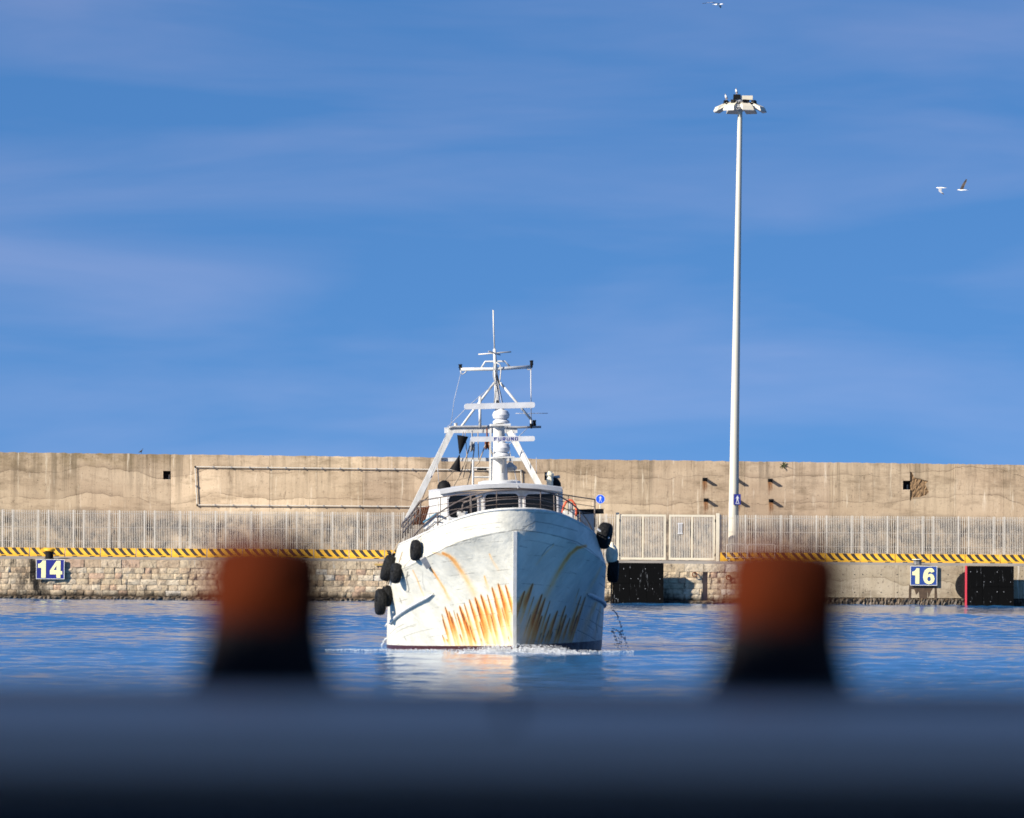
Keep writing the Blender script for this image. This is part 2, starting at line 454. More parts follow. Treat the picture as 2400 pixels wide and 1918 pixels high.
# ------------------------------------------------------------------ water
DQ = 325.2
BOWY = 155.5
BOW = P(1206, 1522.5, BOWY); BOW.z = 0
def water_mat():
    m = bpy.data.materials.new('harbour_water'); m.use_nodes = True
    g = G(m)
    pos = g.n('ShaderNodeNewGeometry').outputs['Position']
    g.b.inputs['Base Color'].default_value = (0.022,0.130,0.310,1)
    g.b.inputs['Roughness'].default_value = 0.06
    g.b.inputs['IOR'].default_value = 1.333
    n = g.noise(g.mapping(pos, (1.0,1.0,1)), 3.4, 5, 0.6)
    g.bump(n, 0.32, 0.05)
    return m
M['water'] = water_mat()
def build_water():
    xs = np.arange(-33.6, 33.61, 0.14)
    ys = np.concatenate([np.arange(92, DQ, 0.27), [DQ + 0.25]])
    X, Y = np.meshgrid(xs, ys)
    Z = np.zeros_like(X)
    for i in range(46):
        lam = 0.42 * (1.075 ** i)
        if lam > 11: break
        th = rng.normal(0, 0.75) + math.pi/2 + 0.25
        k = 2*math.pi/lam
        slope = 0.0195 * (1.35 if lam < 1.6 else 0.85 if lam < 3.5 else 0.4)
        amp = slope / k
        wx = 1 + 0.5*np.sin(X*0.21 + i) * np.sin(Y*0.13 + 2*i)
        Z += wx * amp*np.sin(k*(math.cos(th)*X + math.sin(th)*Y) + rng.uniform(0, 6.28))
    # patches of smoother and rougher water
    gust = 0.75 + 0.45*np.sin(Y*0.075 + 0.6*np.sin(X*0.06) + 1.0) * np.sin(X*0.045 + Y*0.021 + 0.7)
    calm = np.exp(-((X - BOW.x + 0.5)/7.0)**4) * (1/(1+np.exp((Y - 158)/1.5)))
    Z *= gust * (1 - 0.36*calm)
    # bow waves that run out sideways from the stem
    sx = X - BOW.x
    ax = np.abs(sx)
    yb = BOWY + 0.9 + 0.10*ax
    env = np.clip((ax - 0.8)/2.0, 0, 1) * np.exp(-np.clip(ax-4.0, 0, None)/2.6)
    Z += 0.055*env*np.exp(-((Y - yb)/0.5)**2) - 0.03*env*np.exp(-((Y - yb + 1.4)/0.9)**2)
    edge = np.clip(np.minimum(np.minimum(X - xs[0], xs[-1] - X)/2, np.minimum((Y - ys[0])/2, 1)), 0, 1)
    Z *= edge
    ny, nx = X.shape
    V = np.stack([X, Y, Z], -1).reshape(-1, 3)
    idx = np.arange(ny*nx).reshape(ny, nx)
    Q = np.stack([idx[:-1,:-1], idx[:-1,1:], idx[1:,1:], idx[1:,:-1]], -1).reshape(-1, 4)
    # open water all round, out to the horizon
    B = 7000.0
    x0, x1, y0, y1 = xs[0], xs[-1], ys[0], ys[-1]
    ring = np.array([(-B,-B,0),(B,-B,0),(B,B,0),(-B,B,0),(x0,y0,0),(x1,y0,0),(x1,y1,0),(x0,y1,0)])
    k = len(V)
    V = np.concatenate([V, ring])
    Q = np.concatenate([Q, np.array([(0,1,5,4),(1,2,6,5),(2,3,7,6),(3,0,4,7)]) + k])
    me = bpy.data.meshes.new('water')
    me.vertices.add(len(V)); me.vertices.foreach_set('co', V.astype(np.float32).ravel())
    me.loops.add(len(Q)*4); me.loops.foreach_set('vertex_index', Q.astype(np.int32).ravel())
    me.polygons.add(len(Q)); me.polygons.foreach_set('loop_start', np.arange(0, len(Q)*4, 4, dtype=np.int32))
    me.polygons.foreach_set('loop_total', np.full(len(Q), 4, dtype=np.int32))
    me.update(calc_edges=True)
    me.polygons.foreach_set('use_smooth', np.ones(len(Q), dtype=bool))
    me.materials.append(M['water'])
    tag(link('water', me), kind='structure')
build_water()

# ------------------------------------------------------------------ far quay
ZQ = 2.30
ZD = 2.45
q = MB()
q.add([(-75,DQ+0.32,-4),(75,DQ+0.32,-4),(75,DQ+0.32,ZQ-0.01),(-75,DQ+0.32,ZQ-0.01)], [(0,1,2,3)])
prof = [(DQ+0.32,ZQ-0.01),(DQ+1.2,ZQ+0.03),(DQ+2.0,ZD),(DQ+48,ZD)]
for (ya,za),(yb,zb) in zip(prof[:-1], prof[1:]):
    q.add([(-75,ya,za),(75,ya,za),(75,yb,zb),(-75,yb,zb)], [(0,1,2,3)])
q.add([(-75,DQ+48,-4),(75,DQ+48,-4),(75,DQ+48,ZD),(-75,DQ+48,ZD)], [(3,2,1,0)])
q.add([(-75,DQ+.32,-4),(-75,DQ+48,-4),(-75,DQ+48,ZD),(-75,DQ+2,ZD),(-75,DQ+.32,ZQ-.01)], [(4,3,2,1,0)])
q.add([(75,DQ+.32,-4),(75,DQ+48,-4),(75,DQ+48,ZD),(75,DQ+2,ZD),(75,DQ+.32,ZQ-.01)], [(0,1,2,3,4)])
quay = tag(q.build('quay', M['deck']), kind='structure')

def qx(px): return P(px, 1360, DQ).x
XC = qx(1880)                       # masonry left of this, cast concrete right of it
# stone blocks
def stone_mesh(i, smooth_face=False):
    r = random.Random(i*13+5)
    nx, nz = 4, 3
    vs = []; fs = []
    for j in range(nz):
        for k in range(nx):
            u, w = k/(nx-1), j/(nz-1)
            edge = (k in (0, nx-1)) or (j in (0, nz-1))
            amp = 0.03 if smooth_face else 0.19
            y = (0.14 if edge and not smooth_face else 0.05 if edge else 0) - r.uniform(-0.3, 1)*amp*(0.35 if edge else 1)
            jx = r.uniform(-0.05, 0.05)*(0 if k in (0, nx-1) else 1); jz = r.uniform(-0.08, 0.08)*(0 if j in (0, nz-1) else 1)
            vs.append((u + jx - 0.5 + (r.uniform(-.012,.012) if edge else 0), y, w + jz + (r.uniform(-.02,.02) if edge else 0)))
    for j in range(nz-1):
        for k in range(nx-1):
            fs.append((j*nx+k, j*nx+k+1, (j+1)*nx+k+1, (j+1)*nx+k))
    n = len(vs)
    vs += [(-0.5,1,0),(0.5,1,0),(0.5,1,1),(-0.5,1,1)]
    ring = [list(range(nx)), [j*nx+nx-1 for j in range(nz)], [(nz-1)*nx+k for k in range(nx-1,-1,-1)], [j*nx for j in range(nz-1,-1,-1)]]
    cs = [(n,n+1),(n+1,n+2),(n+2,n+3),(n+3,n)]
    for rg, (a, b) in zip(ring, cs):
        fs.append(tuple(rg[::-1] + [a, b]))
    b = MB(); b.add(vs, fs)
    return b.mesh('stone', M['stone'], smooth=35)
POOL = [stone_mesh(i) for i in range(24)]
COPE = [stone_mesh(100+i, True) for i in range(8)]
SLOT = (qx(1647.5), qx(1658.5))
rows = [(ZQ-0.46, 0.45, True)] + [(ZQ-0.46-0.325*(i+1), 0.31, False) for i in range(5)]
blocks = []
for z, h, cope in rows:
    x = -62.0 + random.uniform(0, .5)
    while x < XC:
        w = random.uniform(0.7, 1.5) if cope else random.choice([random.uniform(0.32, 0.6), random.uniform(0.5, 0.95)])
        x1 = min(x + w, XC)
        if x1 - x > 0.12:
            a, b = x, x1
            if b > SLOT[0] and a < SLOT[1] and not cope:
                if SLOT[0] - a > 0.1: blocks.append((a, SLOT[0], z, h, cope))
                if b - SLOT[1] > 0.1: blocks.append((SLOT[1], b, z, h, cope))
            else:
                blocks.append((a, b, z, h, cope))
        x = x1
def seen_block(b):
    px = 1200 + (b[0]+b[1])/2*F/DQ
    return (-25 < px < 512) or (725 < px < 905) or (1556 < px < 1722)
hid = MB()
cnt = 0
for b in blocks:
    me = random.choice(COPE if b[4] else POOL)
    w = b[1]-b[0]-0.018
    if seen_block(b) and cnt < 298:
        o = link('stone', me, quay); cnt += 1
        o.location = ((b[0]+b[1])/2, DQ + random.uniform(-.03,.03), b[2]); o.scale = (w, 0.33, b[3])
    else:
        oy = random.uniform(-.03,.03)
        vs = [((v.co.x)*w + (b[0]+b[1])/2, DQ + oy + v.co.y*0.33, b[2] + v.co.z*b[3]) for v in me.vertices]
        hid.add(vs, [tuple(p.vertices) for p in me.polygons])
tag(hid.build('stone', M['stone'], quay, smooth=35), kind='stuff')
print('stones', cnt, len(blocks))
# footing of the masonry at the waterline
def rough_strip(xa, xb, ztop, n):
    m_ = MB(); zs_ = [-1.5, -0.2, 0.0, ztop*0.45, ztop*0.8, ztop]
    vs_ = []
    for j, z_ in enumerate(zs_):
        for i in range(n+1):
            vs_.append((xa+(xb-xa)*i/n + random.uniform(-.03,.03), DQ - 0.10 + random.uniform(-.09,.06) + (0.10 if j == 5 else 0), z_ + random.uniform(-.03,.03)))
    for i in range(n+1): vs_.append((xa+(xb-xa)*i/n, DQ+0.3, ztop+.02))
    m_.add(vs_, [(j*(n+1)+i, j*(n+1)+i+1, (j+1)*(n+1)+i+1, (j+1)*(n+1)+i) for j in range(6) for i in range(n)])
    return m_
ft = rough_strip(-62, XC, 0.20, 620)
ft.build('footing', M['darkbase'], quay)
# cast concrete stretch with its own footing
cp = MB()
px_edges = [1880, 1925, 2015, 2105, 2255, 2390, 2480, 2600, 2760]
for a, b in zip(px_edges[:-1], px_edges[1:]):
    o = MB().box(0.006, qx(b)-qx(a)-0.006, 0, 0.3, 0.44, ZQ).build('concrete_panel', M['quayconc'], quay)
    o.location = (qx(a), DQ - 0.05, 0)
cpf = rough_strip(XC, qx(2760), 0.42, 260)
cpf.build('footing', M['darkbase'], quay)
# form-tie holes in the concrete
ties = MB()
for px in (1945, 1975, 2003, 2022, 2065, 2103, 2222, 2250):
    for py in (1347, 1351+38):
        p = P(px, py, DQ-0.055)
        ties.lathe([(0.035,-0.004),(0.03,0.0)], 8, c=(p.x, DQ-0.052, p.z), axis='Y')
tag(ties.build('tie_hole', M['stripe'], quay), kind='stuff')
# wet run-off marks below the second number board
stn = mat('wet_stain', (0.045,0.026,0.012), 0.55, col2=(0.10,0.06,0.03), vscale=4)
def zz(x, y): return P(2080 + x*0.14842, 1240 + y*0.14842, DQ - 0.05)
def stain(pts):
    pp = [zz(*p) for p in pts]
    MB().plate([(p.x, p.z) for p in pp], DQ-0.056, DQ-0.04).build('stain', stn, quay)
stain([(335,1115),(372,1105),(378,950),(425,955),(450,1040),(472,1020),(495,985),(505,1105),(628,1105),(628,960),(645,1095),(690,985),(722,930),(742,935),(742,1100),(785,1100),(775,880),(345,880),(338,960)])
# yellow dab of paint on the stones by the boat
yp = mat('worn_yellow', (0.55,0.36,0.05), 0.8, col2=(0.3,0.2,0.1), vscale=5)
MB().box(qx(878), qx(908), DQ-0.095, DQ-0.06, 2.05, 2.17).build('paint_mark', yp, quay)
# iron mooring rings
for px, py in ((1628,1343),(1708,1350)):
    p = P(px, py, DQ-0.1)
    b = MB(); b.lathe([(0.05,0),(0.05,0.2)], 8, c=(0,0,0), axis='Y')
    b.tube([(0.13*math.cos(t), -0.03, -0.1+0.13*math.sin(t)) for t in np.linspace(0, 6.28, 15)], 0.028, 6)
    o = b.build('mooring_ring', M['rust']); o.location = (p.x, DQ-0.12, p.z)
    tag(o, 'rusty iron ring on the stone quay, %s' % ('just left of the dark ladder slot' if px < 1650 else 'right of the dark ladder slot'), 'mooring ring', 'iron rings on the quay face')
# dark low block at the quay foot right of the black fender
# ------------------------------------------------------------------ number boards
def digits(poly_list, conv, y0, y1, name, m, parent):
    for outer, holes in poly_list:
        MB().plate([conv(*p) for p in outer], y0, y1, [[conv(*p) for p in h] for h in holes]).build(name, m, parent)
def board(pxl, pxr, pyt, pyb, label, mblue, polys, zx0, zx1, zy0, zy1):
    p0 = P(pxl, pyt, DQ-0.2); p1 = P(pxr, pyb, DQ-0.2)
    w, h = p1.x-p0.x, p0.z-p1.z
    r = empty('number_board', (p0.x, DQ-0.2, p1.z), label=label, cat='number sign', group='blue berth number boards on the quay')
    MB().box(0, w, 0, 0.05, 0, h).build('panel', mblue, r)
    b = MB(); t = 0.035
    b.box(-t, w+t, -0.012, 0.055, -t, 0); b.box(-t, w+t, -0.012, 0.055, h, h+t)
    b.box(-t, 0, -0.0121, 0.054, 0, h); b.box(w, w+t, -0.0121, 0.054, 0, h)
    b.build('frame', M['white'], r)
    for xa in (0.2, w-0.3): MB().box(xa, xa+.1, 0.05, 0.24, 0.1, h-0.1).build('bracket', M['grey'], r)
    conv = lambda x, y: ((x-zx0)/(zx1-zx0)*w, (zy1-y)/(zy1-zy0)*h)
    digits(polys, conv, -0.014, 0.001, 'numeral', M['digit'], r)
one14 = ([(925,990),(835,990),(835,785),(770,785),(768,705),(805,700),(838,672),(858,635),(925,635)], [])
four = ([(1140,640),(1222,640),(1222,852),(1256,852),(1256,920),(1222,920),(1222,990),(1140,990),(1140,920),(1008,920),(1008,840)], [[(1142,738),(1084,832),(1142,832)]])
board(86.2, 149.5, 1312.3, 1356.5, 'blue board with pale yellow number 14 on the stone quay', M['signblue'], [one14, four], 742, 1290, 622, 1005)
one16 = ([(500,868),(437,868),(437,730),(388,730),(386,672),(415,668),(440,645),(452,618),(500,618)], [])
six = ([(740,668),(688,690),(680,676),(664,669),(648,680),(638,702),(636,722),(655,710),(680,705),(712,715),(735,745),(744,790),(730,832),(700,862),(660,874),(622,868),(588,845),(566,800),(560,755),(566,700),(588,650),(625,620),(665,611),(702,616),(726,636)],
       [[(656+29*math.cos(t), 789+38*math.sin(t)) for t in np.linspace(0, 6.28, 15)[:-1]]])
board(2135, 2195, 1328, 1371.5, 'blue board with pale yellow number 16 on the concrete quay', M['signblue16'], [one16, six], 365, 775, 590, 885)

# ------------------------------------------------------------------ quay bollards by the boards
def quay_bollard(px, label, capmat, capw, h, bm):
    x = qx(px)
    r = empty('mooring_bollard', (x, DQ+0.62, ZQ), label=label, cat='bollard')
    MB().lathe([(0.30,-0.05),(0.30,0.03),(0.235,0.05),(0.225,h*0.75),(0.24,h)], 18).build('post', bm, r, smooth=True)
    c = MB()
    k_ = 1.0 if capw else 0.3
    c.lathe([(0.26,h),(0.33,h+0.05*k_),(0.33,h+0.13*k_),(0.27,h+0.19*k_),(0.1,h+0.21*k_)], 18)
    c.build('cap', capmat, r, smooth=True)
    if capw:
        MB().bar((-capw, -0.02, h+0.07), (-0.2, -0.02, h+0.09), 0.2, 0.16).build('horn', capmat, r)
quay_bollard(113, 'black bollard with yellow cap above the number 14 board', M['yellow'], 0.48, 0.42, M['black'])
quay_bollard(2152, 'short scuffed grey bollard above the number 16 board', M['buoy'], 0.0, 0.30, mat('scuffed', (0.012,0.012,0.014), 0.6, col2=(0.3,0.3,0.3), vscale=5))

quay_bollard(919, 'dark quay bollard just left of the boat, above its tyres', M['black'], 0.0, 0.42, M['black'])
# weed growing from the top of the wall
wd = empty('wall_weed', (P(1836,1091,345.0-.02).x, 345.0-.02, P(1836,1091,345.0).z), label='small dark weed growing near the top of the wall right of the lamp mast', cat='plant')
b = MB()
for k in range(26):
    t = random.uniform(0, 6.28); l_ = random.uniform(.10,.26); e_ = Vector((math.cos(t)*l_, -abs(random.gauss(0,.1)), math.sin(t)*l_))
    b.bar((0,0,0), e_, .03, .008)
b.build('leaf', mat('weed', (0.05,0.06,0.02), 0.8), wd)
wd.children[0]['kind'] = 'stuff'
# ------------------------------------------------------------------ fender panels
def fender(pxl, pxr, pyt, pyb, label, disk):
    D = DQ - 1.15
    p0 = P(pxl, pyt, D); p1 = P(pxr, pyb, D)
    w, zt, zb = p1.x-p0.x, p0.z, p1.z
    r = empty('fender_panel', (p0.x, D, 0), label=label, cat='fender', group='black fender panels on the quay')
    for i in range(3):
        for j in range(2):
            za = zb + (zt-zb)*j/2; zc = zb + (zt-zb)*(j+1)/2
            MB().box(w*i/3+0.008, w*(i+1)/3-0.008, 0, 0.12, za+0.008, zc-0.008).build('facing_sheet', M['fendface'], r)
    MB().box(0.01, w-0.01, 0.125, 0.3, zb+0.01, zt-0.01).build('backing_frame', M['black'], r)
    MB().box(-0.10, -0.01, -0.02, 0.3, zb, zt).build('edge_strip', M['red'] if disk else M['black'], r)
    bl = MB()
    for i in range(7):
        for j in range(4):
            if (i*5+j*3) % 7 > 2: continue
            bl.lathe([(0.022,-0.012),(0.018,0.0)], 8, c=(w*(i+0.5)/7, 0, zb+(zt-zb)*(j+0.6)/4.2), axis='Y')
    tag(bl.build('bolt', M['grey'], r), kind='stuff')
    for cz in ((zb+zt)/2,):
        MB().lathe([(0.85,0.30),(0.72,0.45),(0.60,0.7),(0.72,1.0),(0.85,1.08)], 24, c=(0.25 if disk else w/2, 0, cz+0.05), axis='Y').build('rubber_cone', M['rubber'], r, smooth=True)
    if not disk: pass
    MB().lathe([(0.55,0.30),(0.45,0.7),(0.55,1.08)], 20, c=(w*0.72, 0, (zb+zt)/2), axis='Y').build('rubber_cone', M['rubber'], r, smooth=True)
def fendface():
    m = bpy.data.materials.new('fender_facing'); m.use_nodes = True
    g = G(m); pos = g.n('ShaderNodeNewGeometry').outputs['Position']
    st = g.noise(g.mapping(pos, (7,1,0.9)), 1.0, 5, 0.7)
    sp = g.noise(g.mapping(pos, (5,1,3)), 1.0, 4, 0.7)
    f = g.math('MULTIPLY', g.rng(st, 0.60, 0.70), g.rng(sp, 0.45, 0.6))
    g.l(g.mix(f, (0.003,0.003,0.003), (0.30,0.31,0.32)), g.b.inputs['Base Color'])
    g.b.inputs['Roughness'].default_value = 0.9; g.b.inputs['Specular IOR Level'].default_value = 0.06
    return m
M['fendface'] = fendface()
fender(2267, 2376, 1326.5, 1425, 'black fender panel with a red edge strip right of board 16', True)
fender(1436, 1555, 1319, 1418, 'black fender panel on the stone quay under the gate', False)
fender(2516, 2625, 1327.5, 1426, 'black fender panel past the right edge of the photo', True) if False else None

# ------------------------------------------------------------------ striped barriers
DB = DQ + 2.6
def barrier_proto():
    Lb, H = 2.0, 0.50
    prof = [(0.27,0.0),(0.27,0.09),(0.17,0.20),(0.095,0.36),(0.08,H)]   # half depth, height
    b = MB(); n = len(prof)
    vs = []
    for x in (0.01, Lb-0.01):
        for d, z in prof: vs.append((x, -d, z))
        for d, z in reversed(prof): vs.append((x, d, z))
    m = 2*n
    fs = [(i, i+m, (i+1) % m + m, (i+1) % m) for i in range(m)]
    fs += [tuple(range(m)), tuple(range(m, 2*m))[::-1]]
    b.add(vs, fs)
    r = empty('traffic_barrier')
    bm = b.build('body', M['yellow'], r)
    def pd(z):
        return np.interp(z, [p[1] for p in prof], [p[0] for p in prof])
    for k in range(4):
        s = MB(); zs = [0.10,0.15,0.20,0.28,0.36,0.43,0.49]
        vs = []; 
        for z in zs:
            sh = 0.34*(1-(z-0.10)/0.39)**1.35
            x0 = 0.07 + 0.46*k + sh
            x0 = min(x0, Lb-0.22); x1 = min(x0+0.225, Lb-0.012)
            vs += [(x0, -pd(z)-0.006, z), (x1, -pd(z)-0.006, z)]
        s.add(vs, [(2*i, 2*i+1, 2*i+3, 2*i+2) for i in range(len(zs)-1)])
        s.build('stripe', M['stripe'], r)
    for x in (0.42, 1.42):
        MB().box(x, x+0.27, -0.276, -0.2, 0.0, 0.045).build('foot_slot', M['black'], r)
    return r
proto = barrier_proto()
zb0 = ZD
lefts = [px for px in np.arange(-96.0, 1060, 83.2)]
rights = [px for px in np.arange(1688.0, 2470, 82.0)]
first = True
NUM = ['first','second','third','fourth','fifth','sixth','seventh','eighth','ninth','tenth','eleventh','twelfth','thirteenth','fourteenth','fifteenth']
def place_barrier(px, label):
    global first
    o = proto if first else copy_tree(proto)
    first = False
    p = P(px, 1300, DB)
    o.location = (p.x, DB + random.uniform(-.03,.03), zb0); o.rotation_euler = (0,0,R(random.uniform(-.6,.6)))
    tag(o, label, 'traffic barrier', 'yellow and black barriers along the quay edge')
ln = [p for p in lefts if p > -84]
for i, px in enumerate(ln):
    place_barrier(px, 'yellow barrier with black slanted stripes, %s from the left end of the left row' % NUM[i])
for i, px in enumerate(rights):
    place_barrier(px, 'yellow barrier with black slanted stripes, %s to the right of the gate' % NUM[i])

# ------------------------------------------------------------------ fences and gate
DF = DQ + 5.0
ZF = 5.13
def fx(px): return P(px, 1250, DF).x
mod = 2.05
def bar_mesh(w):
    b = MB()
    n = int(w/(0.098 if w > 1 else 0.125))
    for i in range(n):
        x = (i+0.5)*w/n
        b.box(x-0.013, x+0.013, -0.02, 0.02, 0.06, ZF-ZD)
    for z in (0.12, 0.9, 1.7, 2.5):
        b.box(0, w, 0.022, 0.03, z-0.012, z+0.012)
    return b.mesh('bar_panel', M['galv'])
BARW = bar_mesh(1.40); BARN = bar_mesh(0.52)
POST = MB().box(-0.035, 0.035, -0.035, 0.035, 0, ZF-ZD+0.02).mesh('post', M['galv'])
def fence(xa, xb, label):
    f = empty('bar_fence', (xa, DF, ZD), label=label, cat='fence')
    x = 0.0
    while x < xb - xa - 0.1:
        for w, me in ((1.40, BARW), (0.52, BARN)):
            o = link('post', POST, f); o.location = (x, 0, 0)
            if x + w + 0.07 > xb - xa: break
            o = link('bar_panel', me, f); o.location = (x+0.035, 0, 0); tag(o, kind='stuff')
            x += w + 0.07
        else: continue
        break
    return f
gx0, gx1 = fx(1447), fx(1682)
fence(gx0 - 36*(1.40+.52+.14) - 0.07, gx0 - 0.05, 'pale vertical bar fence left of the gate, behind the barriers')
fence(gx1 + 0.14, gx1 + 30, 'pale vertical bar fence right of the gate, behind the lamp mast foot')
g_ = empty('bar_gate', (gx0, DF-0.05, ZD), label='wide cream two-leaf gate of vertical bars between fences', cat='gate')
W_ = gx1 - gx0
for x in (0, W_):
    MB().box(x-0.10, x+0.10, -0.10, 0.10, -0.1, ZF-ZD+0.1).build('post', M['cream'], g_)
HT = ZF-ZD
for k in range(2):
    x0 = 0.14 + k*(W_/2-0.06); x1 = x0 + W_/2 - 0.24
    fr = MB()
    fr.box(x0, x0+0.10, -0.04, 0.04, 0.05, HT); fr.box(x1-0.10, x1, -0.04, 0.04, 0.05, HT)
    fr.box(x0+0.1, x1-0.1, -0.039, 0.039, HT-0.12, HT-0.001); fr.box(x0+0.1, x1-0.1, -0.039, 0.039, 0.051, 0.18)
    xm = (x0+x1)/2; fr.box(xm-0.05, xm+0.05, -0.038, 0.038, 0.18, HT-0.12)
    leaf = fr.build('gate_leaf', M['cream'], g_)
    bb = MB(); n = 26
    for i in range(n):
        x = x0 + 0.1 + (x1-x0-0.2)*(i+0.5)/n
        if abs(x-xm) < 0.06: continue
        bb.box(x-0.018, x+0.018, -0.012, 0.012, 0.18, HT-0.12)
    tag(bb.build('bar', M['galv'], leaf), kind='stuff')
    hg = MB()
    xh = x0-0.03 if k == 0 else x1+0.02
    for z in (0.35, HT-0.35): hg.lathe([(0.035,z-0.08),(0.035,z+0.08)], 8, c=(xh, -0.06, 0))
    hg.build('hinge', M['black'], leaf)
    if k == 1:
        p0 = P(1588, 1226, DF-0.12); p1 = P(1600, 1252, DF-0.12)
        nb = MB(); xx0, xx1 = p0.x-gx0, p1.x-gx0; z0, z1 = p1.z-ZD, p0.z-ZD
        nb.box(xx0, xx1, -0.075, -0.05, z0, z0+0.06); nb.box(xx0, xx1, -0.075, -0.05, z1-0.06, z1)
        for t in (0.2, 0.5, 0.8):
            x = xx0+(xx1-xx0)*t; nb.box(x-0.025, x+0.025, -0.0745, -0.051, z0+0.06, z1-0.06)
        nb.build('letter_plate', M['white_clean'], g_)
# crowd barriers in front of the fence
def crowd(pxl, pxr, label):
    D = DQ + 2.0
    xa, xb = P(pxl,1290,D).x, P(pxr,1290,D).x
    w = xb-xa; b = MB(); h = 0.98
    r0 = empty('crowd_barrier', (xa, D, ZD), label=label, cat='crowd barrier', group='pale crowd control barriers')
    b.tube([(0,0,0.12),(0,0,h-0.08),(0.03,0,h-0.02),(0.09,0,h),(w-0.09,0,h),(w-0.03,0,h-0.02),(w,0,h-0.08),(w,0,0.12)], 0.022, 8)
    b.tube([(0,0,0.2),(w,0,0.2)], 0.018, 6)
    b.build('frame', M['galv'], r0, smooth=True)
    bb = MB()
    for i in range(1, 9): bb.tube([(w*i/9,0,0.2),(w*i/9,0,h)], 0.007, 5)
    tag(bb.build('bar', M['galv'], r0), kind='stuff')
    for x in (0.15, w-0.15):
        MB().tube([(x,-0.28,0.02),(x,-0.25,0.08),(x,0,0.13),(x,0.25,0.08),(x,0.28,0.02)], 0.02, 6).build('foot', M['galv'], r0)
crowd(1703.5, 1751, 'pale metal crowd barrier at the lamp mast foot, the one nearer the gate')
crowd(1753, 1816, 'pale metal crowd barrier right of the lamp mast foot, farther from the gate')

# ------------------------------------------------------------------ tall sea wall
DW = 345.0
def wxz(px, py): 
    p = P(px, py, DW); return (p.x, p.z)
joints = [-1300,-1060,-840,-610,-380,-190,0,185,400,632,850,1060,1288.5,1522,1745,1945,2133,2240,2352,2520,2700,2930,3160,3400,3640]
wall = empty('sea_wall', (0, DW, 0), label='tall weathered tan concrete harbour wall behind the fence', cat='wall')
def topy(px): return 1060 + 30*px/2400.0
holes = {400:(382,400,1104,1124), 1288.5:(1276,1288.5,1107,1126), 2133:(2116,2133,1127,1148)}
tints = {400:1.22, 632:1.2, 185:0.95, 0:0.90, 850:1.02, 1060:0.98, 1288.5:1.0, 1522:1.02, 1945:0.97}
def panel(a, b):
    ja, jb = a + 0.2, b - 0.2
    out_ = [wxz(ja, 1330), wxz(jb, 1330)]
    if b in holes:
        h = holes[b]
        out_ += [wxz(jb, h[3]), wxz(h[0], h[3]), wxz(h[0], h[2]), wxz(jb, h[2])]
    n = 22
    for i in range(n+1):
        px = jb + (ja-jb)*i/n
        out_.append(wxz(px, topy(px) + random.uniform(-.9, .9)))
    if a == 2133:
        zc = lambda x, y: wxz(1850 + x*0.2551, 1060 + y*0.2551)
        out_ += [wxz(ja, 1105), zc(1128,190), zc(1150,235), zc(1200,245), zc(1240,258), zc(1275,265), zc(1250,300), zc(1265,330), zc(1283,365), zc(1255,395), zc(1200,412), zc(1132,418), wxz(ja, 1175)]
    m = MB().plate(out_, 0, 1.2)
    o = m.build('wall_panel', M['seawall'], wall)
    t = tints.get(a, 0.97+random.uniform(-.06,.05)); o.color = (t, t*random.uniform(.985,1.0), t*random.uniform(.97,1.0), 1)
for a, b in zip(joints[:-1], joints[1:]): panel(a, b)
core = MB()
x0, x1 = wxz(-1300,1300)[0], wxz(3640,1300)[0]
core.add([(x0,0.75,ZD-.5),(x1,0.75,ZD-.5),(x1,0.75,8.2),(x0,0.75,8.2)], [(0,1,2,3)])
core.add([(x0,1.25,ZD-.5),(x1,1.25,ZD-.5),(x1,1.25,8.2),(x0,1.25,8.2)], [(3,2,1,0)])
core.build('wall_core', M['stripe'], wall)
# broken patch: rough aggregate sunk behind the face
br = MB(); nn = 14
ca = wxz(2133.6,1175); cb = wxz(2182,1100)
vs = []
for j in range(nn+1):
    for i in range(nn+1):
        vs.append((ca[0]+(cb[0]-ca[0])*i/nn, 0.07+random.uniform(-.035,.035), ca[1]+(cb[1]-ca[1])*j/nn))
br.add(vs, [(j*(nn+1)+i, j*(nn+1)+i+1, (j+1)*(nn+1)+i+1, (j+1)*(nn+1)+i) for j in range(nn) for i in range(nn)])
br.build('broken_patch', mat('aggregate', (0.24,0.15,0.075), 0.95, col2=(0.10,0.06,0.03), vscale=7, bump=1, bscale=15), wall)
# light frames round the openings
for h in holes.values():
    (xa, za), (xb, zb_) = wxz(h[0], h[3]), wxz(h[1], h[2])
    b = MB(); t = 0.03
    b.box(xa-t, xb, -0.01, 0.03, za-t-.02, za-.002); b.box(xa-t, xa-.002, -0.0101, 0.029, za, zb_)
    b.build('opening_rim', M['seawall'], wall).color = (1.2,1.2,1.2,1)
    # a pale upright standing in the opening
    MB().box(xb-0.16, xb-0.08, 0.5, 0.6, za, za+0.3).build('upright', M['buoy'], wall)

# conduit pipe on the wall
pipe = empty('conduit_pipe', (0, DW, 0), label='thin pale pipe running in a long rectangle on the wall', cat='pipe')
runs = [((457.5,1094.5),(1222,1103)), ((1221,1103),(1224,1190)), ((1224,1189.5),(462,1184)), ((462,1184),(457.5,1094.5))]
for a, b in runs:
    A, B_ = wxz(*a), wxz(*b)
    MB().tube([(A[0],-0.10,A[1]),(B_[0],-0.10,B_[1])], 0.032, 8).build('pipe_run', M['galv'], pipe, smooth=True)
    nclip = max(2, int(math.hypot(a[0]-b[0], a[1]-b[1])/42))
    for i in range(nclip+1):
        t = i/nclip; x = A[0]+(B_[0]-A[0])*t; z = A[1]+(B_[1]-A[1])*t
        MB().box(x-0.035, x+0.035, -0.15, 0.0, z-0.05, z+0.05).build('clip', M['grey'], pipe)

